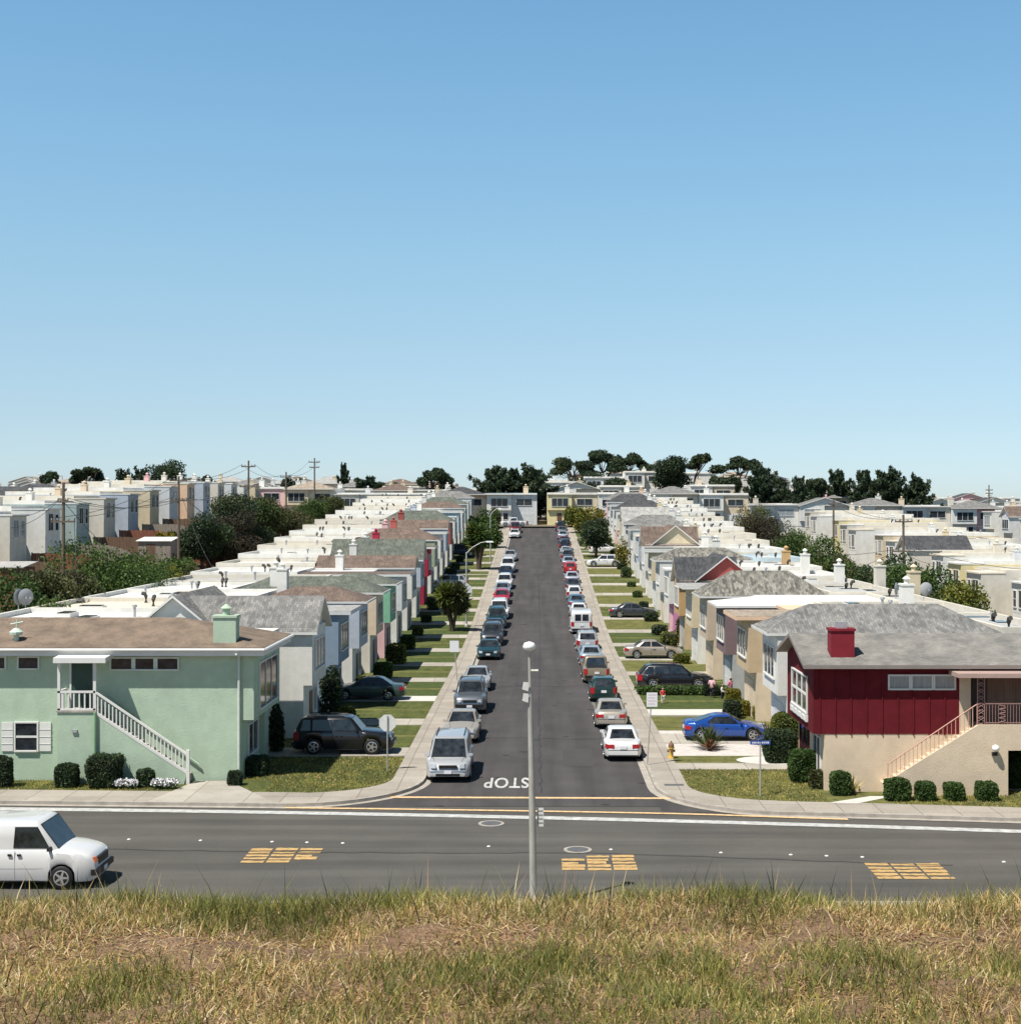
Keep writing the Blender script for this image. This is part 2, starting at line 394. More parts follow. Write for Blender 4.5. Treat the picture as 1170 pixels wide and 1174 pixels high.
# side street
strip([(-KX, y, KX, y) for y in [57.2, 59, 60] + list(range(66, 258, 6)) + [259]], ASPH, 'side_street', .0, 'dark asphalt street running straight away uphill')
strip([(x, 258.9, x, 268) for x in np.linspace(-130, 130, 40)], ASPH, 'end_street', .004, 'asphalt street crossing at the far end')
# corner flare of asphalt
for s in (-1, 1):
    mb = MB(); k, inn = corner_path(s)
    arc = [p for p in k if abs(p[0]) <= KX + 5.21 and p[1] < 64.5]
    mb.face([(p[0], p[1], -.004) for p in arc] + [(s * KX * .98, 57.2 if s<0 else 56.4, -.004)])
    struct(mb, 'road_corner', ASPH, 'asphalt at the %s rounded corner of the junction' % ('left' if s < 0 else 'right'), fix=False)

# painted marks
def sheet(pts, m, name, label, z=.006):
    mb = MB(); mb.face([(x, y, road_z(y) + z) for x, y in pts]); return struct(mb, name, m, label, fix=False)
strip([(x, cross(x) - .28, x, cross(x) + .28) for x in X], WHITE_P, 'white_edge_line', .004, 'white edge line along the cross street')
strip([(x, 59.1 - .02 * (x + 10) - .14, x, 59.1 - .02 * (x + 10) + .16) for x in np.linspace(-6.2, 6.2, 8)], YEL_C, 'crosswalk_line', .008, 'far yellow crosswalk line across the side street')
strip([(x, kerbY(x) - .28 - .3 * smooth(5, 12, x), x, kerbY(x) - .05 - .3 * smooth(5, 12, x)) for x in np.linspace(-10.2, 12.0, 14)], YEL_C, 'crosswalk_line', .012, 'near yellow crosswalk line across the side street')
def text_mesh(s_, w_, h_, name, m):
    cu = bpy.data.curves.new(name, 'FONT'); cu.body = s_; cu.size = 1; cu.offset = .018; cu.space_character = 1.08
    o = bpy.data.objects.new(name, cu); COL.objects.link(o)
    dg = bpy.context.evaluated_depsgraph_get(); dg.update()
    me = bpy.data.meshes.new_from_object(o.evaluated_get(dg)); bpy.data.objects.remove(o)
    n = len(me.vertices); a = np.empty(n * 3); me.vertices.foreach_get('co', a); a = a.reshape(-1, 3)
    mn = a.min(0); mx_ = a.max(0)
    a[:, 0] = (a[:, 0] - mn[0]) / (mx_[0] - mn[0]) * w_ - w_ / 2; a[:, 1] = (a[:, 1] - mn[1]) / (mx_[1] - mn[1]) * h_ - h_ / 2; a[:, 2] = 0
    me.vertices.foreach_set('co', a.ravel()); me.materials.clear(); me.materials.append(m); me.update(); return me
t = link('stop_lettering', text_mesh('STOP', 1.95, 2.35, 'stop_lettering', WHITE_P), None, (-1.4, 62.1, .009), math.pi)
tag(t, 'white STOP lettering painted on the side street, upside down to the viewer', kind='structure')
# worn yellow lettering blocks (long strokes with two seams)
def yellow_block(cx, cy, seed, label):
    rnd = random.Random(seed); mb = MB()
    wid = 2.6; dep = 2.15; ncol = 3; rows = 5
    for r_ in range(rows):
        y0 = cy - dep / 2 + dep * r_ / rows
        for c in range(ncol):
            xa = cx - wid / 2 + wid * c / ncol + .04; xb = xa + wid / ncol - .08
            if rnd.random() < .05: continue
            a = xa + (rnd.uniform(0, .3) if rnd.random() < .2 else 0); b = xb - (rnd.uniform(0, .3) if rnd.random() < .2 else 0)
            h1 = dep / rows * rnd.uniform(.62, .95); dy = rnd.uniform(-.03, .03)
            n = 5
            up = [(a + (b - a) * i / n, y0 + h1 + rnd.uniform(-.05, .03) + dy) for i in range(n + 1)]
            dn = [(a + (b - a) * i / n, y0 + rnd.uniform(0, .05) + dy) for i in range(n + 1)]
            mb.face([(x, y, .0) for x, y in dn] + [(x, y, .0) for x, y in reversed(up)])
    o = mb.build('yellow_road_lettering', YEL_P, fix=False, loc=(0, 0, .004)); tag(o, label, kind='structure')
yellow_block(wx(324, 49.2), 49.2, 1, 'worn yellow road lettering on the left of the cross street')
yellow_block(wx(686, 48.2), 48.2, 2, 'worn yellow road lettering below the manhole cover')
yellow_block(wx(1041, 47.1), 47.1, 3, 'worn yellow road lettering on the right of the cross street')
# manholes, patches
for px, py, lb in ((563, 944, 'manhole cover by the white edge line'), (662, 974, 'manhole cover above the middle yellow lettering')):
    Y = F * CAMZ / (py - VY); mb = MB()
    mb.lathe([(.50, -.02), (.50, .006), (.40, .007)], 28, (0,0,0), 0); mb2 = MB(); mb2.lathe([(.385, -.01), (.385, .010), (.3,.012),(.2, .008)], 28)
    th = thing('manhole', (wx(px, Y), Y, 0), lb, 'manhole cover'); mb.build('collar', KERB, th); mb2.build('cover', mat('cast_iron', (.10,.10,.10), .6, .2, 8), th)
mb = MB(); mb.box(-.42, .42, -.17, .17, -.02, .008)
o = mb.build('storm_drain', mat('cast_iron', (.1,.1,.1), .6), loc=(5.85, 61.0, .135)); tag(o, 'rusty storm drain grate at the right corner', 'drain grate')
mk = MB(); mk.lathe([(.07, 0), (.065, .015), (.03, .03)], 10); mk = mk.mesh('road_marker', [TRIM])
dots = [148,230,312,352,393,560,700,826,906,947,988,1150]
dpos = {560: 'just left of the lamp post', 700: 'right of the manhole', }
for i, px in enumerate(dots):
    Y = 51
    for _ in range(5): Y = cross(wx(px, Y)) - 4.85
    o = link('road_marker', mk, None, (wx(px, Y), Y, -.006)); tag(o, f'{ORD[i]} white ceramic dot from the left in the lane line', 'road marker', 'white lane dots on the cross street')

# lots: lawns and driveways
def lot_y(side, k): return (62.2 if side < 0 else 59.8) + PITCH * k
def quadsheet(x0, x1, y0, y1, m, name, label, z, thick=.12):
    n = max(2, int((y1 - y0) / 3) + 1)
    return strip([(x0, y, x1, y) for y in np.linspace(y0, y1, n)], m, name, z, label, thick)
IN = KX + SW
rnd = random.Random(3)
for s in (-1, 1):
    sd = 'left' if s < 0 else 'right'
    for k in range(0 if s < 0 else 1, 21):
        yn = lot_y(s, k)
        dc = yn + (7.1 if s < 0 else 13.25) ; dw = 1.15
        if dc > 256: continue
        mD = DRIVEW if (s < 0 and k == 2) or (s > 0 and k == 1) else DRIVE
        quadsheet(s * IN, s * 15.6, dc - dw, dc + dw, mD, 'driveway', f'concrete driveway of the {ORD[k]} lot on the {sd} side', .14)
        nxt = dc + PITCH - dw
        if nxt > 257: nxt = 257
        ya = dc + dw; lm = LAWN[rnd.choice([0, 0, 1, 2]) if s < 0 else rnd.choice([0, 1, 1, 2])]
        if s > 0 and k == 0:   # walk in front of the third lot splits the grass
            pass
        mid = (ya + nxt) / 2
        quadsheet(s * IN, s * 15.5, ya, mid - .35, lm, 'lawn', f'front lawn beyond the {ORD[k]} driveway on the {sd} side, near half', .12)
        quadsheet(s * IN, s * 15.5, mid + .35, nxt, lm, 'lawn', f'front lawn beyond the {ORD[k]} driveway on the {sd} side, far half', .12)
        quadsheet(s * IN, s * 15.5, mid - .35, mid + .35, DRIVE if rnd.random() < .18 else LAWN[1], 'lawn_strip', f'narrow strip splitting the {ORD[k]} front lawn on the {sd} side', .125)
# corner lawn, left: from the pavement to the first driveway
k, inn = corner_path(-1)
pts = [p for p in inn if p[1] < 67.5 and p[0] > -30]
mb = MB(); mb.face([(p[0], p[1], .125) for p in pts if p[0] <= -IN+.01] + [(-IN, 67.9, .125), (-13.0, 67.9, .125), (-13.0, 62.0, .125), (-30, 62.0, .125)])
struct(mb, 'lawn', LAWN[0], 'corner lawn beside the green house', fix=False)
k, inn = corner_path(1)
mb = MB(); pts = [p for p in inn if p[1] < 64.6 and p[0] < 30]
mb.face([(p[0], p[1], .125) for p in pts] + [(IN, 64.6, .125), (12.6, 64.6, .125), (12.6, 59.6, .125), (30, 59.6, .125)])
struct(mb, 'lawn', LAWN[1], 'corner lawn in front of the red house', fix=False)
# right: first concrete walk, grass, white gravel bed with the blue car's driveway
quadsheet(IN, 13.4, 64.6, 66.2, DRIVE, 'driveway', 'wide concrete path by the corner lawn of the red house', .14)
quadsheet(IN, 12.2, 66.2, 68.2, LAWN[1], 'lawn', 'narrow grass strip before the white gravel bed', .12)
GRAV = ground_mat('white_gravel', [(.35,(.36,.32,.29)),(.5,(.54,.50,.46)),(.7,(.66,.63,.59))], 4, 40, .9, .8, 50)
quadsheet(IN, 12.4, 68.2, 71.6, GRAV, 'gravel_bed', 'white gravel bed in front of the blue car', .125)
quadsheet(IN, 15.6, 71.6, 74.8, DRIVE, 'driveway', 'driveway under the blue car', .14)
quadsheet(IN, 12.4, 74.8, 75.9, GRAV, 'gravel_strip', 'white gravel strip behind the blue car', .125)
quadsheet(IN, 15.5, 75.9, 81.2, LAWN[1], 'lawn', 'lawn between the gravel strip and the white path', .12)
for nm, x0, x1 in (('left corner', wx(205, 60), wx(300, 60)),):
    mb = MB(); z = .138
    mb.face([(wx(172, 57.9), kerbY(-15.5) + .1, z), (wx(317, 57.5), kerbY(-10.8) + .1, z), (wx(262, 61.9), 61.9, z), (wx(225, 61.9), 61.9, z)])
    struct(mb, 'garden_path', DRIVE, 'flared concrete path below the outside stair of the green house', fix=False)
mb = MB(); z = .138
mb.face([(wx(955, 56.4), kerbY(12) + 2.0, z), (wx(988, 56.2), kerbY(13) + 1.95, z), (wx(1018, 59.4), 58.6, z), (wx(992, 59.4), 58.6, z)])
struct(mb, 'garden_path', DRIVEW, 'white concrete path to the stair of the red house', fix=False)
mb = MB(); mb.face([(wx(845+40*math.cos(a), 66.8) + 1.6, 66.9 + 1.1*math.sin(a), .145) for a in np.linspace(0, 2*math.pi, 20)[:-1]])
struct(mb, 'paved_apron', DRIVEW, 'rounded white concrete apron by the narrow grass strip', fix=False)

TAR = mat('tar_seal', (.035,.034,.034), .6, .2, 3)
PATCH = ground_mat('asphalt_patch', [(.3,(.045,.043,.042)),(.7,(.075,.07,.068))], .8, 30, .9, .3, 60)
rn = random.Random(5)
def crack(pts, w_, name, label, z=.011):
    mb = MB(); P = []
    for (x0, y0), (x1, y1) in zip(pts, pts[1:]):
        n = max(2, int(math.hypot(x1-x0, y1-y0) / .6))
        for i in range(n): P.append((x0 + (x1-x0)*i/n + rn.uniform(-.07,.07), y0 + (y1-y0)*i/n + rn.uniform(-.07,.07)))
    P.append(pts[-1])
    for a, b in zip(P, P[1:]):
        d = Vector((b[0]-a[0], b[1]-a[1], 0)).normalized(); q = (-d.y*w_/2, d.x*w_/2)
        mb.face([(a[0]-q[0], a[1]-q[1], road_z(a[1])+z), (b[0]-q[0], b[1]-q[1], road_z(b[1])+z), (b[0]+q[0], b[1]+q[1], road_z(b[1])+z), (a[0]+q[0], a[1]+q[1], road_z(a[1])+z)])
    return struct(mb, name, TAR, label, fix=False)
crack([(.1, 60), (.05, 90), (.12, 130), (.0, 180)], .05, 'tar_seam', 'dark tar seam along the middle of the side street')
crack([(-4.9, 74), (-1, 74.3), (2, 73.8), (4.9, 74.2)], .05, 'tar_seam', 'crooked tar seam across the side street near the junction')
crack([(-4.9, 96), (0, 95.5), (4.9, 96.3)], .06, 'tar_seam', 'second crooked tar seam across the side street')
crack([(-18, 50.3), (-9, 49.6), (2, 49.5), (14, 47.8)], .045, 'tar_seam', 'long tar seam along the cross street')
for x0, x1, y0, y1, lb in ((1.2, 2.6, 66, 71, 'darker asphalt patch on the side street right of the lamp post'), (-2.4, -.9, 84, 88, 'darker asphalt patch further up the side street')):
    mb = MB(); mb.face([(x0,y0,.005),(x1,y0+.05,.005),(x1+.03,y1,.005),(x0-.03,y1,.005)]); struct(mb, 'asphalt_patch', PATCH, lb, fix=False)
# ------------------------------------------------------------------ houses
C = dict(
 green=(.39,.49,.37), white=(.66,.645,.60), offw=(.60,.56,.48), cream=(.58,.49,.34), yellow=(.68,.58,.32), bluegrey=(.20,.265,.34), paleblue=(.40,.44,.50),
 mint=(.20,.42,.28), tan=(.50,.38,.24), mauve=(.19,.13,.135), pink=(.66,.42,.42), hotpink=(.55,.22,.36), stone=(.50,.40,.30), grey=(.38,.38,.37), lightgrey=(.56,.57,.57),
 red=(.11,.010,.015), brick=(.34,.08,.07), ochre=(.46,.30,.14), crimson=(.30,.02,.05), olive=(.30,.34,.24), teal=(.32,.39,.38), sky=(.45,.55,.60), peach=(.68,.47,.32), dkblue=(.06,.10,.19), beige=(.60,.49,.36))
CNAME = dict(green='pale green', white='white', offw='off-white', cream='cream', yellow='pale yellow', bluegrey='slate blue', paleblue='pale blue', mint='mint green', tan='tan',
 mauve='mauve', pink='pink', hotpink='bright pink', stone='stone beige', grey='grey', lightgrey='light grey', red='dark red', brick='brick red', ochre='ochre', crimson='crimson', olive='grey-green',
 teal='teal', sky='sky blue', peach='peach', dkblue='navy', beige='beige')
def wallm(c): return stucco('stucco_' + c, C[c])
ROOFM = dict(grey=shingle('shingle_grey', (.20,.20,.195), .25), dark=shingle('shingle_dark', (.075,.078,.085), .25), brown=shingle('shingle_brown', (.165,.125,.105), .2),
             mottled=shingle('shingle_mottled', (.19,.185,.165), .45, .9), green=shingle('shingle_greygreen', (.125,.14,.12), .22), tan=shingle('shingle_tan', (.34,.29,.235), .2),
             flatw=FLATW, flatg=FLATG, flatc=FLATC, flatt=FLATT, lightg=shingle('shingle_light', (.36,.36,.35), .15))

def hip_solid(mb, x0, x1, y0, y1, z, hh, axis, fasc=.13, mi=0, mf=1, endrun=None):
    """closed hip roof; axis = direction of ridge ('x' or 'y')"""
    mb.box(x0, x1, y0, y1, z, z + fasc, mf)
    e = .003; x0 -= e; x1 += e; y0 -= e; y1 += e; zt = z + fasc * .85
    if axis == 'y':
        run = endrun or min((x1 - x0) / 2, (y1 - y0) / 2 - .01); xm = (x0 + x1) / 2
        r = [(xm, y0 + run, zt + hh), (xm, y1 - run, zt + hh)]
        b = [(x0,y0,zt),(x1,y0,zt),(x1,y1,zt),(x0,y1,zt)]
        mb.face([b[0], b[1], r[0]], mi); mb.face([b[1], b[2], r[1], r[0]], mi); mb.face([b[2], b[3], r[1]], mi); mb.face([b[3], b[0], r[0], r[1]], mi)
    else:
        run = endrun or min((y1 - y0) / 2, (x1 - x0) / 2 - .01); ym = (y0 + y1) / 2
        r = [(x0 + run, ym, zt + hh), (x1 - run, ym, zt + hh)]
        b = [(x0,y0,zt),(x1,y0,zt),(x1,y1,zt),(x0,y1,zt)]
        mb.face([b[0], b[1], r[1], r[0]], mi); mb.face([b[1], b[2], r[1]], mi); mb.face([b[2], b[3], r[0], r[1]], mi); mb.face([b[3], b[0], r[0]], mi)
def gable(mr, mw, x0, x1, y0, y1, z, hh, axis, ov=.45, t=.13, mi=0, mf=1, mwi=0):
    """two sloping slabs on a solid attic prism. axis = ridge direction"""
    def P(a, b, zz): return (a, b, zz) if axis == 'y' else (b, a, zz)
    if axis == 'y': a0, a1, b0, b1 = x0, x1, y0, y1
    else: a0, a1, b0, b1 = y0, y1, x0, x1
    am = (a0 + a1) / 2; sl = hh / (am - a0)
    mw.solid([P(a0 + .02, b0, z), P(a1 - .02, b0, z), P(am, b0, z + hh - .02)], [P(a0 + .02, b1, z), P(a1 - .02, b1, z), P(am, b1, z + hh - .02)], mwi)
    for sgn, ae in ((-1, a0), (1, a1)):
        aa = ae + sgn * ov; za = z - sl * ov
        bot = [P(aa, b0 - ov, za), P(am, b0 - ov, z + hh), P(am, b1 + ov, z + hh), P(aa, b1 + ov, za)]
        top = [(p[0], p[1], p[2] + t) for p in bot]
        n = len(mr.v); mr.v += bot + top
        mr.f += [(n,n+1,n+2,n+3),(n+4,n+5,n+6,n+7)]; mr.m += [mf, mi]
        for i in range(4):
            j = (i + 1) % 4; mr.f.append((n+i, n+j, n+4+j, n+4+i)); mr.m.append(mf)

def window(parent, x0, x1, z0, z1, y, facing, frame=TRIM, glass=GLASS, cols=2, rows=1, M=lambda x: x, depth=.07, sash=.05, name='window', blind=False):
    """facing 'y': window in a wall at y, outside towards -y; facing 'x-': wall at x=y argument, outside towards -x; 'x+' ditto"""
    mb = MB()
    def B(a0, a1, d0, d1, zz0, zz1, m_=mb):
        if facing == 'y': m_.box(M(a0), M(a1), y - d1, y - d0, zz0, zz1)
        elif facing == 'x-': m_.box(y - d1, y - d0, a0, a1, zz0, zz1)
        else: m_.box(y + d0, y + d1, a0, a1, zz0, zz1)
    f = .07
    B(x0 - f, x0, -.02, depth, z0 - f, z1 + f); B(x1, x1 + f, -.02, depth, z0 - f, z1 + f)
    B(x0, x1, -.02, depth, z1, z1 + f); B(x0, x1, -.02, depth + .04, z0 - f, z0)
    for c in range(1, cols):
        xc = x0 + (x1 - x0) * c / cols; B(xc - sash / 2, xc + sash / 2, -.02, depth - .015, z0, z1)
    for r_ in range(1, rows):
        zc = z0 + (z1 - z0) * r_ / rows; B(x0, x1, -.02, depth - .02, zc - sash / 2, zc + sash / 2)
    o = mb.build(name, frame, parent)
    g = MB(); B(x0 + .002, x1 - .002, -.02, .02, z0 + .002, z1 - .002, g); g.build('pane', glass, o)
    return o
def chimney(parent, x, y, z0, z1, col, w_=.95, d_=.7, cap=0):
    mb = MB(); mb.box(x - w_/2, x + w_/2, y - d_/2, y + d_/2, z0, z1); mb.box(x - w_/2 - .05, x + w_/2 + .05, y - d_/2 - .05, y + d_/2 + .05, z1, z1 + .1)
    ch = mb.build('chimney', col, parent)
    c = MB()
    if cap == 0: c.lathe([(.16, 0), (.16, .28), (.26, .30), (.05, .48)], 10, (x, y, z1 + .1))
    elif cap == 1: c.box(x - .22, x + .22, y - .2, y + .2, z1 + .1, z1 + .38)
    else: c.lathe([(.13, 0), (.13, .32), (.34, .34), (.30, .40), (.06, .58)], 8, (x, y, z1 + .1))
    c.build('chimney_cap', [col, VENT, col][cap], ch)
    return ch
VM = {}
def vents(parent, rnd, x0, x1, y0, y1, z, n):
    if 'p' not in VM:
        a = MB(); a.lathe([(.06, 0), (.06, .45), (.12, .46), (.10, .56)], 8); VM['p'] = a.mesh('vent_pipe', [VENT])
        a = MB(); a.tube([(0,0,0),(0,0,.35),(.08,0,.48),(.22,0,.50)], .10, 8); VM['h'] = a.mesh('roof_vent', [VENTD])
        a = MB(); a.box(-.6,.6,-.35,.35,0,.22); a.box(-.52,.52,-.27,.27,.22,.26,1); VM['s'] = a.mesh('skylight', [TRIM, GLASS])
    for i in range(n):
        k = rnd.choice(['p', 'h', 'h', 's'] if i else ['s', 'h'])
        me = VM[k]; link(me.name, me, parent, (rnd.uniform(x0, x1), rnd.uniform(y0, y1), z), rnd.choice([0, 0, math.pi / 2])).scale = (1.25, 1.25, 1.25)

def house(loc, rz, label, group, mirror=False, A='white', B='white', lowA=None, lowB=None, roof='flat', roofm='grey', flat='flatw', ch='white', chx=None, chy=6.5, cross=None,
          P=PITCH, D=18.2, rec=3.6, over=.45, h=5.7, detail=2, seed=0, rear=False, rh=1.45, cap=0, fasc=TRIM, projw=4.7, nv=5, fd=8.0, ovl=True, chh=1.5, base=.6):
    rnd = random.Random(seed)
    root = thing('house', loc, label, 'house', group, rz)
    M = (lambda x: P - x) if mirror else (lambda x: x)
    lowA = lowA or A; lowB = lowB or B; g = .04
    z1 = 2.75
    wm = {}
    def W(c):
        if c not in wm: wm[c] = MB()
        return wm[c]
    zb = -base
    W(lowA).box(M(g), M(projw), over, D, zb, z1)
    W(lowB).box(M(projw), M(P - g), rec, D, zb, z1)
    bk = 'offw' if seed % 3 else 'white'; ym_ = D if rear else min(9.5, D)
    W(A).box(M(g), M(projw), 0, ym_, z1, h)
    W(B).box(M(projw), M(P - g), rec, ym_, z1, h)
    if ym_ < D: W(bk).box(M(g), M(P - g), ym_, D, z1, h)
    # parapets round the flat part
    pcol = {'flatw': rnd.choice(['white','white','offw','white','sky' if seed % 9 == 4 else 'white']), 'flatc': 'offw', 'flatg': 'offw', 'flatt': 'white'}[flat]
    y0 = fd if roof != 'flat' else max(1.2, rec + .05)
    pz = h + .42
    for a0, a1, b0, b1 in ((g, g + .2, y0, D), (P - g - .2, P - g, y0, D), (g + .2, P - g - .2, D - .2, D), (g + .2, P - g - .2, y0, y0 + .2)):
        W(pcol).box(M(a0), M(a1), b0, b1, h, pz)
    rf = MB()
    rf.box(M(g + .2), M(P - g - .2), y0 + .2, D - .2, h, h + .14)
    mats = [ROOFM[flat]]
    def bslab(m_): m_.box(M(projw + .52), M(P - .03), rec - .45, fd - .02, h + .003, h + .19, 2); m_.box(M(projw + .54), M(P - .05), rec - .43, fd - .04, h + .19, h + .22, 1)
    if roof == 'hip':
        rf.m = [0] * len(rf.m); mats = [ROOFM[flat], ROOFM[roofm], fasc]
        xe_ = projw + .35 if rec > 2 else P + .02
        hip_solid(rf, min(M(-.05), M(xe_)), max(M(-.05), M(xe_)), -.55, fd + .1, h + .002, rh, 'y' if fd > xe_ else 'x', mi=1, mf=2)
        if rec > 2: bslab(rf)
    elif roof == 'hipA':
        mats = [ROOFM[flat], ROOFM[roofm], fasc]
        hip_solid(rf, min(M(-.1), M(projw + .3)), max(M(-.1), M(projw + .3)), -.55, fd, h + .002, rh, 'y', mi=1, mf=2)
        rf.box(M(projw + .31), M(P - .02), .7, fd - .02, h, h + .16, 2)
    elif roof in ('gable', 'gableT'):
        mats = [ROOFM[flat], ROOFM[roofm], fasc]
        xe_ = projw + .0 if rec > 2 else P - .35
        gable(rf, W(A), min(M(.25), M(xe_)), max(M(.25), M(xe_)), .15, fd - .4, h, rh, 'y', mi=1, mf=2)
        if rec > 2: bslab(rf)
        if roof == 'gableT':
            c0, cw, cc = cross
            gable(rf, W(cc), min(M(.15), M(P - .6)), max(M(.15), M(P - .6)), c0 - cw, c0 + cw, h + .05, rh + .12, 'x', ov=.3, mi=1, mf=2)
    elif roof == 'slab':
        mats = [ROOFM[flat], ROOFM[roofm], fasc]
        n = len(rf.f); rf.box(M(-.12), M(projw + .35), -.75, fd, h + .003, h + .2, 2); rf.box(M(-.10), M(projw + .33), -.73, fd - .02, h + .2, h + .23, 1)
        rf.box(M(projw + .37), M(P - .03), rec - .45, fd - .01, h + .003, h + .19, 2)
    else:
        mats = [ROOFM[flat], ROOFM[flat], fasc]
        rf.box(M(.0), M(projw + .1), -.25, y0 - .002, h + .003, h + .16, 1); rf.box(M(projw + .11), M(P - .05), rec - .25, rec - .002, h + .003, h + .16, 1)
    for c, m_ in wm.items():
        m_.build('wall', wallm(c), root)
    rf.build('roof', mats, root)
    if chx is None: chx = P - 1.3
    if ch: chimney(root, M(chx), chy, h - .2, h + chh + (.35 if roof in ('gable','gableT','hip') else 0), wallm(ch), cap=cap)
    if nv: vents(root, rnd, 1.2, P - 1.2, max(y0 + 1, D * .5), D - 2, h + .13, nv)
    # windows
    gl = rnd.choice([GLASS, GLASS, GLASS_C])
    if detail >= 1:
        if not rear:
            window(root, .9, projw - .7, 3.5, 5.0, 0, 'y', glass=gl, cols=3, M=M, sash=.06)
            window(root, projw + 1.0, P - 1.0, 3.7, 4.9, rec, 'y', glass=gl, cols=2, M=M)
            gx0, gx1 = (projw + .9, P - .9) if not mirror else (1.0, 3.6)
            gy = rec if not mirror else over
            mb = MB()
            for i in range(4): mb.box(M(gx0), M(gx1), gy - .03 - .012 * (i % 2), gy + .05, .05 + i * .54, .05 + (i + 1) * .54 - .02)
            mb.build('garage_door', rnd.choice([TRIM, wallm(lowB), TRIM, wallm('beige')]), root)
            if mirror:
                mb = MB(); 
                for i in range(6): mb.box(M(projw + .6), M(projw + 1.7), rec - 1.4 + .28 * i, rec, (.05 if i == 0 else .18 * i), .18 * (i + 1) - .002)
                mb.build('entrance_steps', KERB, root)
                mb = MB(); mb.box(M(projw + .7), M(projw + 1.6), rec - .04, rec + .03, 1.09, 2.7 ); mb.build('front_door', mat('door_wood', (.14,.07,.04), .5, .2), root)
            else:
                mb = MB(); mb.box(M(1.9), M(2.8), over - .04, over + .03, .1, 2.2); mb.build('front_door', mat('door_wood', (.14,.07,.04), .5, .2), root)
                window(root, 3.2, 4.1, 1.0, 2.2, over, 'y', glass=gl, cols=1, M=M)
        else:
            window(root, .9, projw - 2.2, 3.3, 5.0, 0, 'y', glass=gl, cols=2, rows=1, M=M)
            window(root, projw - 1.5, projw - .6, 3.3, 4.9, 0, 'y', glass=gl, cols=1, rows=2, M=M)
            window(root, projw + 1.2, P - 1.2, 3.5, 4.9, rec, 'y', glass=gl, cols=2, M=M)
            window(root, projw + 1.5, P - 2.0, 1.0, 2.1, rec, 'y', glass=gl, cols=2, M=M)
    return root

